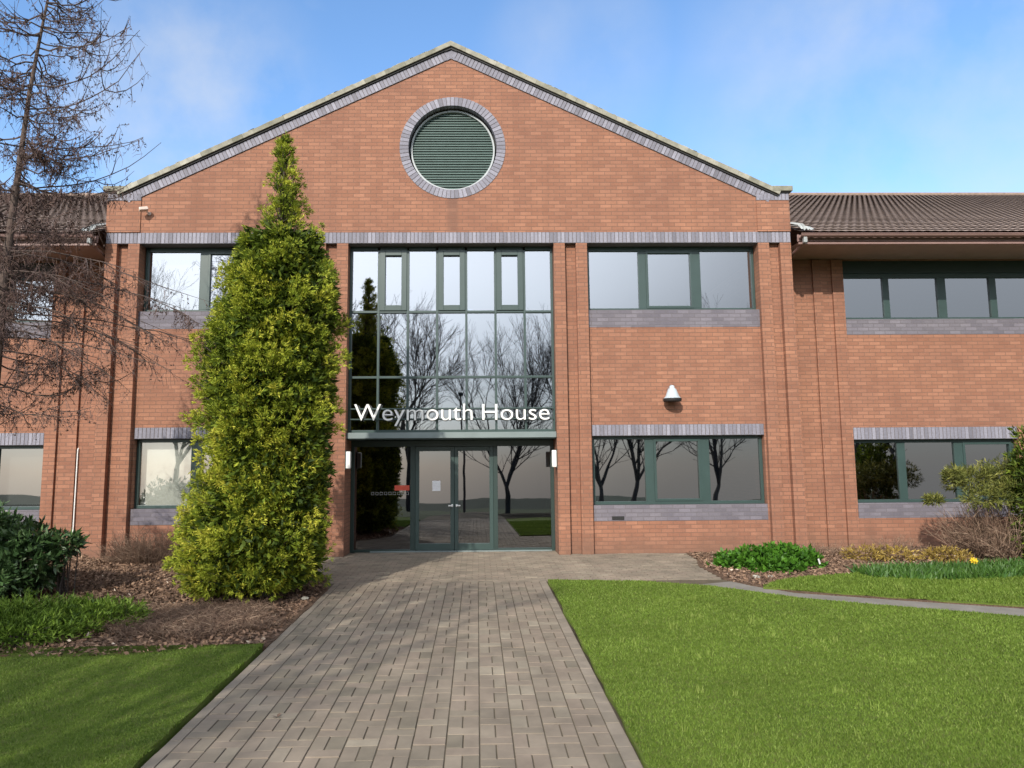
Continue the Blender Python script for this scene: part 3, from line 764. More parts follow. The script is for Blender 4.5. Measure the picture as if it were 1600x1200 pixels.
    mb.poly([(s*6.67,ry,zr_),(s*30,ry,zr_),(s*30,23,5.9),(s*6.67,23,5.9)]); mb.poly([(s*29.9,.9,5.9),(s*29.9,ry,zr_),(s*29.9,23,5.9)])
    mb.box(*rg(29.7,29.85), 1.1, 23, -.1, 5.9); mb.box(*rg(6.67, 29.8), 22.8, 23, -.1, 5.9)
    mb.build('rear_of_wing', BRICK, bld)
    # crumpled lead flashing at the abutment
    mb = MB(); rr = random.Random(3)
    px = [(s*(6.68+.03*i), -.47+.03*rr.random(), 6.09+.05*rr.random()+.02*(i % 2)) for i in range(9)]
    for i in range(8):
        a, b = px[i], px[i+1]; dz = .10-.008*i
        mb.poly([(a[0],a[1],a[2]-.03),(b[0],b[1]-.02,b[2]-.05),(b[0],b[1]+.12,b[2]+dz),(a[0],a[1]+.14,a[2]+dz)], rr.random())
        mb.poly([(a[0],a[1]+.14,a[2]+dz),(b[0],b[1]+.12,b[2]+dz),(b[0],b[1]+.6,b[2]+dz+.2),(a[0],a[1]+.6,a[2]+dz+.2)], rr.random())
    mb.build('lead_flashing', LEAD, bld)
# main roof and flanks
mb = MB()
for s in (-1, 1):
    mb.poly([(s*6.67,.33,6.98),(0,.33,9.94),(0,23,9.94),(s*6.67,23,6.98)])
    mb.poly([(s*6.67,.33,6.90),(0,.33,9.86),(0,23,9.86),(s*6.67,23,6.90)][::-1])
mb.build('roof', ROOF, bld)
mb = MB()
for s in (-1, 1): mb.box(*sorted((s*6.37, s*6.668)), .36, 23, -.1, 6.88)
mb.box(-6.3, 6.3, 22.7, 23, -.1, 6.9); mb.build('flank_wall', BRICK, bld)
# air brick under the right bay window
mb = MB(); mb.box(3.02, 3.25, .086, .094, .625, .69)
mb.box(3.02,3.25,.083,.0855,.625,.632); mb.box(3.02,3.25,.083,.0855,.683,.69)
ab = mb.build('air_brick', BLACK, bld)
mb = MB()
for i in range(6): mb.box(3.03+i*.037, 3.05+i*.037, .080, .086, .632, .683)
mb.build('grille', BLACK, ab)

# ------------------------------------------------------------------ fixtures (things of their own)
sg = empty('building_sign', (0,.16,2.5), 'white raised lettering on rails across the glass above the entrance doors', 'sign')
def text_mesh(body, x0, x1, zb, h, y, depth, m, parent, name='lettering'):
    cu = bpy.data.curves.new('t', 'FONT'); cu.body = body; cu.size = 1; cu.extrude = .5; cu.resolution_u = 6; cu.offset = -0.006
    o = bpy.data.objects.new('t', cu); COL.objects.link(o)
    bpy.context.view_layer.update()
    me = bpy.data.meshes.new_from_object(o.evaluated_get(bpy.context.evaluated_depsgraph_get()))
    bpy.data.objects.remove(o)
    co = np.zeros(len(me.vertices)*3); me.vertices.foreach_get('co', co); co = co.reshape(-1,3)
    w0, w1 = co[:,0].min(), co[:,0].max(); ch = .7*1.0
    # cap height from max y of caps
    capz = co[:,1].max()
    out = np.empty_like(co)
    out[:,0] = x0+(co[:,0]-w0)/(w1-w0)*(x1-x0); out[:,2] = zb+co[:,1]/capz*h; out[:,1] = y-co[:,2]*depth
    me.vertices.foreach_set('co', out.ravel()); me.materials.clear(); me.materials.append(m)
    at = me.attributes.new('tint', 'FLOAT', 'FACE'); at.data.foreach_set('value', np.full(len(me.polygons), .9, 'f'))
    me.update()
    ob = bpy.data.objects.new(name, me); COL.objects.link(ob); link_to(ob, parent)
    return ob
text_mesh('Weymouth', -1.86, .40, 2.525, .315, .13, .03, WHITE, sg)
text_mesh('House', .585, 1.875, 2.525, .305, .13, .03, WHITE, sg)
for z in (2.555, 2.755):
    mb = MB(); mb.box(-1.95, 1.95, .165, .185, z-.012, z+.012); mb.build('rail', FRAME, sg)
mb = MB(); mb.box(-.30-.10, -.30+.06, DY+.020, DY+.026, 1.17, 1.37)
nt_ = mb.build('paper_notice', PAPER); tag(nt_, 'white paper notice taped inside the left leaf of the glass doors', 'notice')
mb = MB(); mb.box(-1.14, -.85, DY+.020, DY+.030, 1.185, 1.285)
rd = mb.build('red_notice', RED); tag(rd, 'small red rectangular notice on the dark glass left of the doors', 'notice')
for s, lab in ((-1, 'white upright box light on the brick reveal left of the entrance'), (1, 'white upright box light on the brick reveal right of the entrance')):
    e = empty('wall_light', (s*1.99,.1,1.6), lab, 'wall light', 'box lights beside the entrance')
    mb = MB(); a, b = sorted((s*1.90, s*1.985)); mb.box(a, b, .0, .115, 1.62, 1.94); mb.build('diffuser', WHITE, e, bevel=.015)
    mb = MB(); a, b = sorted((s*1.986, s*1.998)); mb.box(a, b, -.0, .12, 1.60, 1.96); mb.build('back_plate', FRAMED, e)
# bell-shaped lamp
e = empty('wall_lamp', (4.2,.1,2.9), 'bell-shaped pale metal lamp on the brick between the right bay windows', 'wall lamp')
mb = MB(); mb.lathe([(.03,.27),(.045,.255),(.05,.22),(.075,.20),(.10,.14),(.125,.07),(.155,.03),(.165,.02)], (4.2,-.07,2.88), 28); mb.build('lamp_shade', STEEL, e, smooth=True)
mb = MB(); mb.lathe([(.11,-.03),(.165,-.028),(.172,-.005),(.172,.022),(.16,.026)], (4.2,-.07,2.875), 28); mb.build('rim', BLACK, e)
mb = MB(); mb.tube([(4.2,.10,3.10),(4.2,.0,3.17),(4.2,-.07,3.14)], .018, 8); mb.lathe([(.05,0),(.05,.02)], (4.2,.10,3.10), 16, axis='y'); mb.build('bracket', BROWN, e)
# camera / floodlight on the gable
e = empty('security_camera', (-5.87,0,6.6), 'small cream security camera high on the left of the gable brickwork', 'security camera')
mb = MB(); M = Matrix.Translation((-5.90,-.14,6.61)) @ Matrix.Rotation(R(-18), 4, 'Y') @ Matrix.Rotation(R(30), 4, 'Z')
mb.box(-.09,.07,-.05,.05,-.03,.035, M=M); mb.build('housing', CREAM, e, bevel=.012)
mb = MB(); mb.tube([(-5.86,.0,6.57),(-5.86,-.06,6.57),(-5.88,-.12,6.60)], .014, 8); mb.lathe([(.035,0),(.035,.012)], (-5.86,0,6.57), 16, axis='y'); mb.build('bracket', CREAM, e)
# white conduit on left wing
e = MB(); e.tube([(-7.40,.77,.40),(-7.40,.775,2.02),(-7.40,.79,2.06)], .013, 8); o = e.build('cable_conduit', WHITE); tag(o, 'thin white vertical conduit on the left wing brickwork', 'conduit')

# ------------------------------------------------------------------ grass
def blades(name, poly, n, hmin, hmax, mat_, near=True, z0=0.02, w=.0045, ymin=None, xr=None):
    q = scatter(poly, n*3)
    d = np.hypot(q[:,0]-.485, q[:,1]+13.575)
    if near:
        p = np.clip((6.2/d)**1.6, 0, 1); q = q[rng.random(len(q)) < p]; 
    q = q[:n]; d = np.hypot(q[:,0]-.485, q[:,1]+13.575); m = len(q)
    patch = .5+.5*np.sin(q[:,0]*2.1+1.3*np.sin(q[:,1]*1.7))*np.cos(q[:,1]*2.7+q[:,0]*.8)
    h = rng.uniform(hmin, hmax, m)*(.9+.2*patch)
    a = rng.uniform(0, 2*PI, m); ww = w*(.7+.6*rng.random(m))*np.clip(d/6, 1, 2.2)
    lean = rng.normal(0, .45, (m,2))*h[:,None]
    z = gza(q[:,1])+z0
    dx = np.cos(a)*ww; dy = np.sin(a)*ww
    A = np.stack([q[:,0]-dx, q[:,1]-dy, z], 1); B = np.stack([q[:,0]+dx, q[:,1]+dy, z], 1); C = np.stack([q[:,0]+lean[:,0], q[:,1]+lean[:,1], z+h], 1)
    V = np.stack([A,B,C],1).reshape(-1,3); F = np.arange(3*m).reshape(m,3)
    t = np.clip(rng.normal(.42,.2,m)+.10*(patch-.5), 0, 1)
    o = mesh_np(name, V, F, t, mat_); return o
VISR = [(1.52,-9.6),(1.52,-2.77)]+[(x+.02,y-.02) for x, y in LAWN_R[2:8]]+[(7.2,-9.6)]
o = blades('lawn_grass', VISR, 260000, .012, .030, GRASSB); tag(o, 'short mown green grass of the right-hand lawn', 'grass', kind='stuff')
VISL = [(-1.65,-9.6),(-1.65,-6.12),(-2.21,-6.21),(-2.82,-6.49),(-4.01,-6.52),(-5.6,-6.45),(-5.2,-9.6)]
o = blades('lawn_grass', VISL, 120000, .012, .030, GRASSB); tag(o, 'short mown green grass of the left-hand lawn', 'grass', kind='stuff')
VV = VERGE[:7]+[(13,-5.0),(9.6,-6.0)]+VERGE[9:]
o = blades('verge_grass', [p if p[0] < 12 else (11, p[1]) for p in VV], 90000, .015, .045, GRASSB, near=False, w=.005); tag(o, 'rough green grass verge beyond the narrow path', 'grass', kind='stuff')
def tufts(pts):
    mb = MB(); rr = random.Random(4)
    for x, y, k, h in pts:
        for i in range(k):
            a = rr.uniform(0,2*PI); l = rr.uniform(.1,.5)*h; bx, by = x+rr.gauss(0,.02), y+rr.gauss(0,.02); z = gz(by)+.02; hh = h*rr.uniform(.6,1)
            w = .003
            mb.poly([(bx-w,by,z),(bx+w,by,z),(bx+w+math.cos(a)*l*.4,by+math.sin(a)*l*.4,z+hh*.6),(bx+math.cos(a)*l,by+math.sin(a)*l,z+hh),(bx-w+math.cos(a)*l*.4,by+math.sin(a)*l*.4,z+hh*.6)], rr.uniform(.5,1))
    return mb.build('grass_tufts', GRASSB)
_r4 = random.Random(9)
TP = [(_r4.uniform(1.7,5.5), _r4.uniform(-8.8,-4.2), _r4.randint(4,10), _r4.uniform(.04,.08)) for _ in range(70)]
TP = [t for t in TP if t[0] < 3.5 or t[1] < -5.2]
TP += [(2.55,-5.75,16,.12),(3.5,-5.5,12,.11),(4.55,-5.9,14,.12),(4.0,-6.3,10,.10),(2.9,-5.2,8,.08),(6.1,-3.9,18,.16)]
o = tufts(TP); tag(o, 'longer pale grass tufts standing up out of the right lawn', 'grass tufts', kind='stuff')
# taller green growth on the verge (bulb leaves)
tall = [(6.3,-2.9),(6.2,-2.35),(7.4,-2.1),(9,-1.9),(11,-1.6),(11,-3.2),(8.5,-3.0),(7.2,-3.2)]
BULB = tint_mat('bulb_leaf', [(0,(.03,.09,.014)),(1,(.10,.20,.03))], .5, 4, .2, 0, transl=.2)
o = blades('bulb_foliage', tall, 8000, .05, .16, BULB, near=False, w=.009); tag(o, 'dark green bulb leaves at the back of the right verge', 'bulb leaves', kind='stuff')

# leaf litter and twigs
def litter(name, poly, n, label, tw=900):
    q = scatter(poly, n); m = len(q)
    P = np.stack([q[:,0], q[:,1], gza(q[:,1])+.012+rng.random(m)*.035*(rng.random(m))], 1)
    D = rng.normal(size=(m,3)); D[:,2] *= .35
    T = np.clip(rng.beta(2,3.2,m)+(rng.random(m)<.012)*.6, 0, 1)
    V, F, T = leaves(P, D, rng.uniform(.03,.075,m), rng.uniform(.015,.04,m), T)
    o = mesh_np(name, V, F, T, MULCHL); tag(o, label, 'leaf litter', kind='stuff')
LITL = [(-1.66,-6.10),(-2.21,-6.2),(-2.82,-6.48),(-4.01,-6.5),(-7.5,-6.4),(-8,.6),(-2.7,.0),(-2.4,-1.2),(-1.9,-2.2),(-1.66,-3.3)]
litter('leaf_litter', LITL, 42000, 'brown dead leaves and bark covering the left planting bed')
LITR = [(4.2,-2.9),(4.2,-1.5),(4.45,0),(11,.7),(11,-1.3),(6.4,-2.4),(5.2,-2.8),(4.5,-3.35)]
litter('leaf_litter', LITR, 14000, 'brown dead leaves in the bed along the right wall')

def twig_bush(name, cx, cy, rx, ry, h, n, label, cat='shrub', m=None, zb=None, lean=.6, rad=.004):
    mb = MB(); rr = random
    for i in range(n):
        a = rr.uniform(0, 2*PI); r = math.sqrt(rr.random())
        x = cx+rx*r*math.cos(a)*.7; y = cy+ry*r*math.sin(a)*.7; z = gz(y)
        hh = h*rr.uniform(.4, 1)*(1-.35*r*r)
        d = Vector((math.cos(a)*lean*r+rr.gauss(0,.25), math.sin(a)*lean*r+rr.gauss(0,.25), 1)).normalized()
        pts = [Vector((x,y,z))]; 
        for k in range(4):
            d = (d+Vector((rr.gauss(0,.22), rr.gauss(0,.22), rr.gauss(0,.1)))).normalized(); pts.append(pts[-1]+d*hh/4)
        t = rr.random()
        mb.tube(pts, [rad*(1-.17*k) for k in range(5)], 3, t, cap=False)
        for k in (1,2,3):
            for q in range(2):
                e = (d+Vector((rr.gauss(0,.8), rr.gauss(0,.8), rr.gauss(.2,.5)))).normalized()
                mb.tube([pts[k], pts[k]+e*hh*.22, pts[k]+e*hh*.3+Vector((0,0,-.02))], [rad*.6, rad*.45, rad*.3], 3, rr.random(), cap=False)
    o = mb.build(name, m or TWIG); 
    if label: tag(o, label, cat)
    return o
twig_bush('bare_shrub', -5.35, -.55, 1.0, .5, .75, 420, 'low bare brown shrub against the wall below the left bay window')
twig_bush('bare_shrub', -4.2, -.7, .7, .5, .6, 260, 'low bare brown shrub between the wall and the tall conifer')
# twiggy ground cover in front of conifer
MAT_T = [(-1.75,-5.4),(-2.0,-5.0),(-2.2,-4.4),(-3.6,-4.6),(-4.1,-5.2),(-3.2,-5.8),(-2.4,-5.9)]
def mat_twigs(poly, n):
    q = scatter(poly, n); mb = MB()
    for x, y in q:
        z = gz(y); a = random.uniform(0, 2*PI); L = random.uniform(.08,.22)
        p0 = Vector((x,y,z+.01)); p1 = p0+Vector((math.cos(a)*L*.5, math.sin(a)*L*.5, random.uniform(.04,.12))); p2 = p1+Vector((math.cos(a+.4)*L*.5, math.sin(a+.4)*L*.5, random.uniform(-.04,.05)))
        mb.tube([p0,p1,p2], [.003,.0025,.0015], 3, random.random(), cap=False)
    return mb.build('dead_ground_cover', TWIG)
o = mat_twigs(MAT_T, 3800); tag(o, 'tangled brown dead ground cover in front of the tall conifer', 'ground cover', kind='stuff')

# ------------------------------------------------------------------ conifer
def sprays(Pc, Dc, n_leaf, L, W, spread, tbase):
    """tufts: each point gets a fan of leaves"""
    n = len(Pc)
    P = np.repeat(Pc, n_leaf, 0)+rng.normal(0, .012, (n*n_leaf,3)); D = np.repeat(unit(Dc), n_leaf, 0)+rng.normal(0, spread, (n*n_leaf,3))
    T = np.clip(np.repeat(tbase, n_leaf)+rng.normal(0,.13,n*n_leaf), 0, 1)
    m = len(P)
    return leaves(P, D, rng.uniform(.6,1.25,m)*L, rng.uniform(.7,1.2,m)*W, T, fold=.5)
def join(lst):
    off = 0; Vs=[]; Fs=[]; Ts=[]
    for V,F,T in lst: Vs.append(V); Fs.append(F+off); Ts.append(T); off += len(V)
    return np.concatenate(Vs), np.concatenate(Fs), np.concatenate(Ts)
def conifer():
    cy = -3.7; k = 9.875/10.875; cx0 = .485; cz0 = 1.65
    prof = [(6.86,-2.53,.05),(6.57,-2.52,.17),(6.15,-2.46,.27),(5.63,-2.5,.42),(5.35,-2.5,.54),(5.12,-2.54,.70),(4.71,-2.5,.84),(4.2,-2.46,.96),(3.9,-2.55,1.0),(3.41,-2.66,1.08),(2.92,-2.62,1.07),(2.14,-2.6,1.02),(1.66,-2.54,.99),(1.19,-2.70,1.10),(.72,-2.78,1.16),(.26,-2.85,1.22),(-.02,-2.82,1.05)]
    Z = np.array([cz0+(p[0]-cz0)*k for p in prof])[::-1]; Xc = np.array([cx0+(p[1]-cx0)*k for p in prof])[::-1]; Rr = np.array([p[2]*k*.98 for p in prof])[::-1]
    t = empty('conifer_tree', (-2.3,cy,gz(cy)), 'tall yellow-green columnar conifer standing left of the entrance', 'tree')
    mb = MB(); mb.tube([(-2.35,cy,gz(cy)-.1),(-2.3,cy,2),(-2.28,cy,4.5),(-2.26,cy,6.3)], [.13,.10,.06,.012], 10); mb.build('trunk', BARK, t)
    # boughs: tip points spread over the envelope with size-varying lumps
    lst = []; br = MB(); rr = random.Random(11)
    nb = 2300
    zmin, zmax = Z[0], Z[-1]
    for i in range(nb):
        u = rr.random(); z = zmin+(zmax-zmin)*(u**1.12)
        r = np.interp(z, Z, Rr); xc = np.interp(z, Z, Xc)
        if rr.random() > .12+.88*r/1.1: continue
        a = rr.uniform(0, 2*PI)
        if z < 2.2: xc -= .08; r *= .88
        elif z < 4.3: xc -= .06
        lump = 1+.06*math.sin(3*a+z*2.3)+.05*math.sin(5*a-z*3.7+1)
        f = rr.uniform(.62, 1.03)*lump if rr.random() < .94 else rr.uniform(1.0, 1.15)*lump
        f *= 1.04
        if z > 4.6: f *= rr.uniform(.45, 1.25)
        tip = np.array([xc+r*f*math.cos(a), cy+r*f*math.sin(a), z])
        up = rr.uniform(.15,.6) if z < 4.8 else rr.uniform(.0,.5)
        root = np.array([xc*.4-2.3*.6, cy, max(zmin+.05, z-r*up-.12)])
        br.tube([root, root*.45+tip*.55+np.array([0,0,-.05]), tip], [.014,.008,.003], 3, rr.random(), cap=False)
        # foliage along outer part
        size = rr.uniform(.75, 1.25)
        n = int((20 if z < 4.9 else 7)*size)
        s = rng.beta(3,1.3,n)
        L = np.linalg.norm(tip-root)
        start = max(0, 1-.42/max(L,.1))
        s = start+(1-start)*s
        base = root+(tip-root)*s[:,None]
        out = unit(tip-root)
        side = rng.normal(0, 1, (n,3)); side -= (side@out)[:,None]*out
        wob_ = side*(.075*size*(1 if z < 5 else .6))*(1.1-.5*((s-start)/(1-start+1e-6)))[:,None]
        Pc = base+wob_
        Dc = out*.9+side*.45+np.array([0,0,rr.uniform(-.35,.35)])
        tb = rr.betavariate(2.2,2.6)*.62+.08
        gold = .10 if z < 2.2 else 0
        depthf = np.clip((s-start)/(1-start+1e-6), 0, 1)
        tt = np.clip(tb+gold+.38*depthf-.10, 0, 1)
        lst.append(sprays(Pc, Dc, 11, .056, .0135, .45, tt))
    br.build('branches', BARK, t)
    # inner dark mass: darker-tinted foliage filling the core
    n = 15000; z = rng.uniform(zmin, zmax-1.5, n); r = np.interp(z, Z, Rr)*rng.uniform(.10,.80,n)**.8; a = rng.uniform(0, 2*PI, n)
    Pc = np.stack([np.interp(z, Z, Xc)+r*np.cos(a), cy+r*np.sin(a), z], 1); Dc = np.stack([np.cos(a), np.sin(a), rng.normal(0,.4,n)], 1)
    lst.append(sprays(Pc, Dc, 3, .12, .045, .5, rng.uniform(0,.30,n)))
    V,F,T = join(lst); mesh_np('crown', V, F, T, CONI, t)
conifer()

# ------------------------------------------------------------------ larch
def larch():
    hz = lambda z: .203+.877*z
    LY = -4.30
    t = empty('larch_tree', (-5.9,LY,gz(LY)), 'tall leafless larch with drooping cone-laden twigs at the left edge', 'tree')
    pts = [(-5.90,LY,gz(LY)-.1),(-5.75,LY,hz(2.5)),(-5.685,LY,hz(4.8)),(-5.588,LY,hz(6.5)),(-5.535,LY,hz(7.4)),(-5.457,LY,hz(8.2)),(-5.369,LY,hz(9.0)),(-5.29,LY,hz(11.2))]
    tr = MB(); tr.tube(pts, [.11,.08,.050,.033,.027,.021,.015,.005], 12, .6); tr.build('trunk', LBARK, t)
    zz = [p[2] for p in pts]
    def tp(z): return np.array([np.interp(z, zz, [p[i] for p in pts]) for i in range(3)])
    bb = MB(); tw = MB(); cones = []
    rr = random.Random(23)
    def twigs(P, n, droop, lmin, lmax):
        """hanging twigs along polyline P (list of np points)"""
        for _ in range(n):
            k = rr.uniform(.12, .999)*(len(P)-1); i = int(k); f = k-i; p = P[i]*(1-f)+P[i+1]*f
            L = rr.uniform(lmin, lmax)
            d = np.array([rr.gauss(0,.5), rr.gauss(0,.5), -droop+rr.gauss(0,.45)]); d /= np.linalg.norm(d)
            q = [p]
            for s in range(4):
                d = d+np.array([rr.gauss(0,.22), rr.gauss(0,.22), -.12*droop+rr.gauss(0,.12)]); d /= np.linalg.norm(d); q.append(q[-1]+d*L/4)
            tw.tube(q, [.0032,.0027,.0022,.0017,.0012], 3, rr.random()*.8, cap=False)
            for s in range(rr.randint(0, 3)):
                j = rr.randint(1,4); cones.append((q[j]+np.array([rr.gauss(0,.012), rr.gauss(0,.012), 0])))
            if rr.random() < .6:
                j = rr.randint(1,3); d2 = d+np.array([rr.gauss(0,.7), rr.gauss(0,.7), rr.gauss(0,.3)]); d2 /= np.linalg.norm(d2)
                tw.tube([q[j], q[j]+d2*L*.3, q[j]+d2*L*.5+np.array([0,0,-.03])], [.003,.0025,.0015], 3, rr.random()*.8, cap=False)
    def branch(z, az, reach, rise, r0, ntw, sag=.16, droop=.8):
        p = tp(z); P = [p]; n = 9
        for i in range(1, n+1):
            u = i/n
            out = reach*u; zz_ = -sag*reach*math.sin(u*PI*.75)*1.0+rise*u**2.6
            P.append(p+np.array([math.cos(az)*out+rr.gauss(0,.018), math.sin(az)*out+rr.gauss(0,.018), zz_+rr.gauss(0,.012)]))
        bb.tube(P, [r0*(1-.085*i) for i in range(n+1)], 5, rr.random()*.7, cap=False)
        twigs(P[1:], ntw, droop, .10, .34)
        for _ in range(4 if reach > .8 else 2):       # side branchlets
            i = rr.randint(2, n-2); a2 = az+rr.choice((-1,1))*rr.uniform(.4,1.1); L = reach*rr.uniform(.25,.5)
            Q = [P[i]+np.array([math.cos(a2)*L*u, math.sin(a2)*L*u, rise*.5*u**2-.08*L*math.sin(u*PI)]) for u in (0,.25,.5,.75,1)]
            bb.tube(Q, [.008,.007,.006,.004,.002], 4, rr.random()*.7, cap=False); twigs(Q, int(ntw*.35), droop, .08, .26)
    # general whorls
    z = 2.6
    while z < 10.6:
        reach = np.interp(z, [2.6,4,6,8,10.6], [1.7,1.85,1.45,1.15,.45])
        dens = np.interp(z, [2.6,4,5.5,6.5,8,10], [40,58,54,34,15,8])
        for k in range(3):
            az = rr.uniform(0, 2*PI)
            branch(hz(z)+rr.uniform(-.06,.06), az, .877*reach*rr.uniform(.6,1.1), reach*rr.uniform(.05,.35), .012, int(dens*.85))
        z += .19
    # marked branches seen at the right-hand side
    for z, az, reach, rise, ntw in [(8.9,.1,1.15,.75,6),(8.5,.2,1.4,.1,8),(8.15,-.1,1.5,.35,10),(7.55,.05,1.55,1.0,16),(7.15,-.15,1.9,.9,22),(6.6,.1,1.75,.25,20),(6.35,-.1,1.9,.3,14),(5.95,.0,2.15,.75,8),(5.2,-.2,1.5,-.1,20),(4.9,.1,1.6,-.5,24),(4.6,-.05,1.9,-.65,24),(4.35,.05,2.3,-.8,26),(4.55,.12,3.0,-.75,26),(4.0,.2,3.2,-.55,24),(3.6,0,2.6,-.5,20),(4.9,-.25,2.5,-.7,24),(4.1,-.1,2.0,-.9,26),(3.9,.15,2.4,-.75,22),(3.7,-.2,1.8,-.9,24),(3.4,.1,1.6,-.8,20),(7.9,3.3,1.2,1.0,6),(8.4,3.0,1.1,.9,5)]:
        branch(hz(z), az, .877*reach, .877*rise, .013, int(ntw*1.25), sag=.05 if z > 5.5 else .02, droop=.9)
    bb.build('branches', LBARK, t); tw.build('twigs', CONE, t)
    C = np.array(cones); n = len(C)
    # cones: small clustered scales
    P = np.repeat(C, 4, 0); D = rng.normal(size=(n*4,3)); D[:,2] += .2
    V,F,T = leaves(P, D, rng.uniform(.013,.028,n*4), rng.uniform(.011,.020,n*4), rng.random(n*4)*.8)
    mesh_np('cones', V, F, T, CONE, t)
larch()

# ------------------------------------------------------------------ shrubs with leaves
def leafy(name, label, blobs, n, L, W, m, cat='shrub', stems=True, spread=.55, per=5, seed=1, tspread=(0,1), lump=.25, zfloor=True, up=.25):
    """blobs: (x, y, z, rx, ry, rz)"""
    t = empty(name, (blobs[0][0], blobs[0][1], gz(blobs[0][1])), label, cat)
    w = np.array([b[3]*b[4]+b[3]*b[5] for b in blobs]); w = w/w.sum(); lst = []
    for b, ww in zip(blobs, w):
        k = int(n*ww); d = unit(rng.normal(size=(k,3))); rad = rng.uniform(.55, 1.08, k)
        lum = 1+lump*np.sin(d[:,0]*6+b[0]*3)*np.sin(d[:,1]*5+1)*np.sin(d[:,2]*7+2)
        P = np.array(b[:3])+d*np.array(b[3:])*(rad*lum)[:,None]
        gf = gza(P[:,1])+.01; ok = P[:,2] > gf-.03; P = P[ok]; d = d[ok]; rad = rad[ok]
        tb = tspread[0]+(tspread[1]-tspread[0])*np.clip(rng.normal(.40,.16,len(P))+.25*(rad-.8), 0, 1)
        lst.append(sprays(P, d+np.array([0,0,up]), per, L, W, spread, tb))
    V,F,T = join(lst); mesh_np('foliage', V, F, T, m, t)
    if stems:
        mb = MB(); rr = random.Random(seed)
        for b in blobs:
            for i in range(14):
                a = rr.uniform(0,2*PI); u = rr.uniform(.2,.8)
                e = Vector((b[0]+b[3]*u*math.cos(a), b[1]+b[4]*u*math.sin(a), b[2]+b[5]*rr.uniform(-.2,.6)))
                s = Vector((b[0]+rr.gauss(0,.08), b[1]+rr.gauss(0,.08), gz(b[1])))
                mb.tube([s, s.lerp(e,.5)+Vector((0,0,.05)), e], [.012,.009,.004], 4, rr.random(), cap=False)
        mb.build('stems', BARK, t)
    return t
# rhododendron, left
leafy('rhododendron', 'dark green broad-leaved rhododendron at the left edge below the larch',
      [(-6.2,-3.6,.62,.68,.55,.50),(-5.55,-3.7,.45,.45,.45,.42),(-6.9,-3.7,.7,.7,.6,.6),(-5.15,-3.5,.62,.22,.22,.16),(-5.9,-4.0,.25,.5,.35,.28)], 2300, .125, .042, RHOD, spread=.8, per=6)
# spreading juniper, left front
leafy('spreading_juniper', 'low bright green spreading juniper beside the left lawn',
      [(-4.6,-5.5,.02,.9,.55,.20),(-3.85,-5.3,.02,.6,.42,.17),(-5.5,-5.5,.05,.8,.6,.24),(-4.2,-5.9,.0,.55,.35,.12)], 5200, .075, .014, JUNI, spread=.6, per=6, up=.5, lump=.4)
# green herb patch, right bed
leafy('leafy_clump', 'bright green leafy clump at the near corner of the right bed',
      [(4.9,-1.75,.06,.35,.32,.22),(5.3,-1.85,.08,.42,.36,.27),(5.72,-1.75,.05,.36,.32,.20),(4.62,-1.65,.02,.28,.26,.17),(5.2,-2.15,.02,.4,.25,.15)], 1500, .085, .05, HERB, cat='plant', spread=.7, per=5, up=.4, stems=False)
# yellow plants
leafy('yellow_shrub', 'low golden-yellow shrub in the middle of the right bed',
      [(7.1,-1.15,.10,.35,.25,.13),(7.6,-1.25,.10,.38,.25,.12)], 300, .07, .018, YELP, cat='plant', spread=.8, per=5, stems=False)
leafy('yellow_shrub', 'low golden-yellow shrub in front of the twiggy bush on the right',
      [(8.35,-1.45,.10,.38,.25,.12)], 200, .07, .018, YELP, cat='plant', spread=.8, per=5, stems=False)
twig_bush('bare_shrub', 6.9, -.3, 1.0, .45, .30, 130, 'low thin brown stems at the foot of the right wing wall')
twig_bush('bare_shrub', 8.2, -.35, .6, .4, .45, 90, 'thin brown stems behind the golden-yellow plants')
# right bush: brown bare base with golden juniper top
tb = twig_bush('twigs', 9.55, -1.1, .85, .6, 1.3, 420, None, m=TWIG, lean=.75, rad=.006)
gj = empty('golden_juniper', (9.2,-1.1,gz(-1.1)), 'bushy juniper with golden top and bare brown base at the right edge', 'shrub')
link_to(tb, gj)
lst = []
for b in [(9.15,-1.1,1.36,.5,.42,.22),(9.75,-1.1,1.42,.55,.45,.26),(8.72,-1.25,1.42,.14,.14,.15),(8.35,-1.2,1.02,.14,.12,.07),(10.2,-1.1,1.35,.5,.5,.3),(9.1,-1.4,1.05,.35,.25,.16),(9.6,-1.5,1.15,.5,.25,.2)]:
    k = int(1400*b[3]*b[4])+60; d = unit(rng.normal(size=(k,3))); P = np.array(b[:3])+d*np.array(b[3:])*rng.uniform(.4,1.1,k)[:,None]
    lst.append(sprays(P, d+np.array([-.2,0,.25]), 6, .10, .016, .55, np.clip(rng.normal(.5,.2,k),0,1)))
V,F,T = join(lst); mesh_np('foliage', V, F, T, JUNY, gj)
# dark conifer at right edge
leafy('dark_conifer', 'dark green conifer cut off by the right edge of the picture', [(9.95,-1.6,1.0,.42,.5,1.2),(10.05,-1.6,.2,.5,.5,.5)], 3200, .10, .03, CONI, cat='tree', spread=.5, per=5, tspread=(0,.45), up=.1)
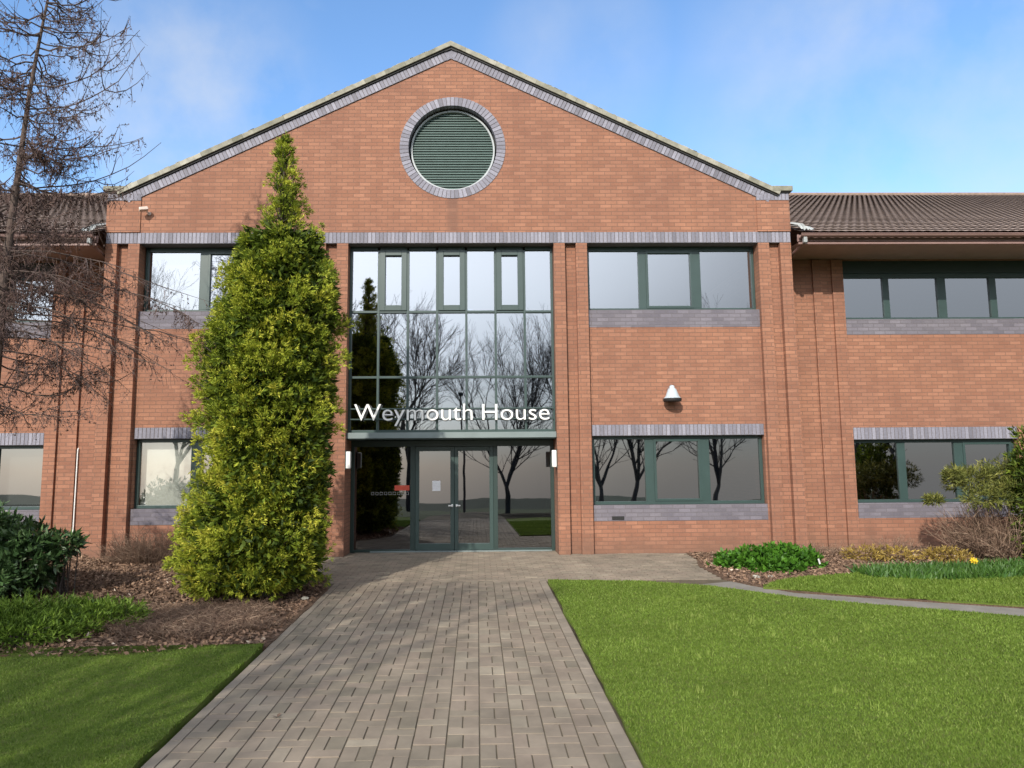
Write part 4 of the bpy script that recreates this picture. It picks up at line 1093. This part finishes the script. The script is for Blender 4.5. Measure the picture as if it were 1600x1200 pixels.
# daffodils
def daffodil(x, y, label, h=.24):
    z = gz(y)+.02; t = empty('daffodil', (x,y,z), label, 'flower', 'daffodils in the right verge')
    mb = MB(); mb.tube([(x,y,z),(x+.01,y,z+h*.6),(x,y-.02,z+h)], .004, 5); mb.build('stem', BULB, t)
    mb = MB(); c = Vector((x,y-.03,z+h))
    for i in range(6):
        a = i*PI/3; r = Vector((math.cos(a),0,math.sin(a))); s = Vector((-math.sin(a),0,math.cos(a)))
        mb.poly([c, c+r*.025+s*.018, c+r*.05, c+r*.025-s*.018])
    mb.build('petals', DAFF, t)
    mb = MB(); mb.lathe([(.010,0),(.012,.02),(.018,.03)], c, 10, axis='y'); mb.build('trumpet', DAFF, t)
daffodil(7.80,-2.85,'yellow daffodil standing alone nearest the narrow path')
daffodil(7.87,-2.80,'yellow daffodil close behind the nearest one', .22)
daffodil(9.25,-2.5,'pale yellow daffodil at the far right of the verge', .3)
# white marker stick
mb = MB(); mb.box(-.013,.013,-.003,.003,0,.18, M=Matrix.Translation((5.98,-1.95,-.02)) @ Matrix.Rotation(R(-22),4,'Y') @ Matrix.Rotation(R(15),4,'X'))
o = mb.build('plant_label', WHITE, bevel=.001); tag(o, 'white plastic plant label leaning beside the green leafy clump', 'plant label')
def stone(x, y, r, label, k):
    bm = bmesh.new(); bmesh.ops.create_icosphere(bm, subdivisions=2, radius=r)
    rr = random.Random(k)
    for v in bm.verts: v.co *= rr.uniform(.85,1.12); v.co.z *= .5
    me = bpy.data.meshes.new('stone'); bm.to_mesh(me); bm.free(); me.materials.append(STONE)
    at = me.attributes.new('tint','FLOAT','FACE'); at.data.foreach_set('value', np.full(len(me.polygons), .85, 'f'))
    o = bpy.data.objects.new('stone', me); COL.objects.link(o); o.location = (x, y, gz(y)+r*.35); tag(o, label, 'stone', 'pale stones by the beds')
stone(4.62,-2.72,.06,'pale stone at the bed edge in front of the green clump, left one',1)
stone(4.86,-2.68,.045,'pale stone at the bed edge in front of the green clump, right one',2)
stone(-1.78,-3.9,.05,'pale stone beside the path at the foot of the tall conifer',3)
# dry leaves on path
def dleaf(x, y, label, s, k):
    mb = MB(); rr = random.Random(k); z = gz(y)+.006
    for i in range(5):
        a = i*1.26+rr.random(); c = Vector((x,y,z)); d = Vector((math.cos(a),math.sin(a),.25)); e = Vector((-math.sin(a),math.cos(a),.1))
        mb.poly([c, c+d*s*.5+e*s*.2, c+d*s, c+d*s*.5-e*s*.2], rr.random()*.3)
    o = mb.build('dead_leaf', MULCHL); tag(o, label, 'leaf', 'dead leaves on the paving')
dleaf(.98,-1.75,'dark dead leaf on the paving in front of the doors',.05,1)
dleaf(-1.0,-8.03,'dark dead leaf on the near left part of the path',.045,2)
dleaf(-2.2,-8.6,'pale scrap lying on the near left lawn',.05,3)

# ------------------------------------------------------------------ trees behind the viewer: reflected in the glass, casting the shadows on the path
def bare_tree(x, y, h, label, seed, fork=1.6, stems=1, spread=.5, r0=.19, depth=7):
    z0 = gz(y); t = empty('bare_tree', (x,y,z0), label, 'tree', 'bare trees facing the entrance front')
    tr = MB(); br = MB(); rr = random.Random(seed)
    def grow(p, d, L, r, lev):
        n = 3; P = [p]; q = p
        for i in range(n):
            d = (d+Vector((rr.gauss(0,.10), rr.gauss(0,.10), .05+rr.gauss(0,.05)))).normalized(); q = q+d*L/n; P.append(q)
        tgt = tr if lev == 0 else br
        tgt.tube(P, [r, r*.88, r*.76, r*.66], 8 if lev == 0 else (5 if lev < 3 else 3), rr.random(), cap=False)
        if lev >= depth: return
        k = stems if lev == 0 else (3 if lev > 1 and rr.random() < .6 else 2)
        k = max(k, 2)
        for i in range(k):
            az = rr.uniform(0,2*PI); s = spread*rr.uniform(.6,1.25)
            o = d.orthogonal().normalized(); o = Matrix.Rotation(az,3,d) @ o
            nd = (d+o*s+Vector((0,0,.12))).normalized()
            grow(q, nd, L*rr.uniform(.66,.86) if lev else (h-fork)*.30*rr.uniform(.85,1.1), r*rr.uniform(.55,.68), lev+1)
        if lev >= 1:
            for i in range(3):
                az = rr.uniform(0,2*PI); o = d.orthogonal().normalized(); o = Matrix.Rotation(az,3,d) @ o
                grow(P[rr.randint(1,2)], (d+o*.9).normalized(), L*(.5 if lev > 1 else .6), r*.35, max(lev+2, depth-2))
    grow(Vector((x,y,z0-.1)), Vector((0,0,1)), fork+.1, r0, 0)
    tr.build('trunk', BARK, t); br.build('branches', BARK, t)
    return t
bare_tree(8.5,-33,12.5,'bare tree reflected left of centre in the right lower bay window',1,1.5,5,spread=.42)
bare_tree(10.6,-33,12.5,'bare tree reflected behind another in the right lower bay window',2,1.9,4,spread=.42)
bare_tree(15.2,-31,12.0,'bare tree reflected at the right of the right lower bay window',3,1.7,4,spread=.5)
bare_tree(24.5,-30,11.0,'bare spreading tree reflected in the first light of the right wing window',4,1.8,4)
bare_tree(28.2,-31,12.0,'bare tree reflected in the second light of the right wing window',5,1.7,4)
bare_tree(2.45,-34,12.5,'bare tree reflected in the glass right of the doors',6,1.6,4,spread=.4)
bare_tree(-4.0,-32,12.0,'bare tree reflected in the tall glazed screen above the doors',7,3.0,3)
bare_tree(-16.5,-27,13.0,'bare tree reflected in the left bay windows',8,3.0,3)
bare_tree(-9.0,-19,9.5,'bare tree behind the viewer whose shadow falls over the left lawn and path',9,2.0,3,r0=.24,depth=6)
bare_tree(-6.3,-17.5,10,'bare tree behind the viewer whose shadow mottles the path',10,2.0,3,r0=.26,depth=7)
# street lamp
e = empty('street_lamp', (-.25,-28,gz(-28)), 'slim street lamp reflected in the middle of the entrance glass', 'street lamp')
mb = MB(); mb.tube([(-.25,-28,gz(-28)),(-.27,-28,5.9)], [.075,.05], 10); mb.build('post', BARK, e)
mb = MB(); mb.box(-.42,-.10,-28.25,-27.75,5.9,6.08); mb.build('lamp_head', BLACK, e, bevel=.03)
hm = MB()
for i in range(60):
    a = -190+i*4.5; b = a+4.5; f = lambda x: -4.9+1.9*math.exp(-((x+105)/38)**2)+.35*math.sin(x*.11)
    hm.poly([(a,-110,-6.5),(b,-110,-6.5),(b,-128,f(b)),(a,-128,f(a))]); hm.poly([(a,-128,f(a)),(b,-128,f(b)),(b,-170,-9.6),(a,-170,-9.6)])
o = hm.build('hills', ground_mat('hill_woods', (.03,.045,.03), (.05,.06,.04), .05)); tag(o, None, None, None, 'structure')
# clipped hedge and low wooded rise beyond
def mass(name, label, x0, x1, y0, y1, h, n, L, m, cat='hedge', amp=.3, kind=None):
    x = rng.uniform(x0, x1, n); y = rng.uniform(y0, y1, n); hh = h*(1+amp*np.sin(x*.35)*np.sin(x*.13+1))
    z = gza(y)+hh*np.sqrt(rng.random(n)); P = np.stack([x,y,z],1); D = rng.normal(size=(n,3))
    V,F,T = leaves(P, D, np.full(n, L), np.full(n, L*.6), rng.random(n)); o = mesh_np(name, V, F, T, m); tag(o, label, cat, None, kind)
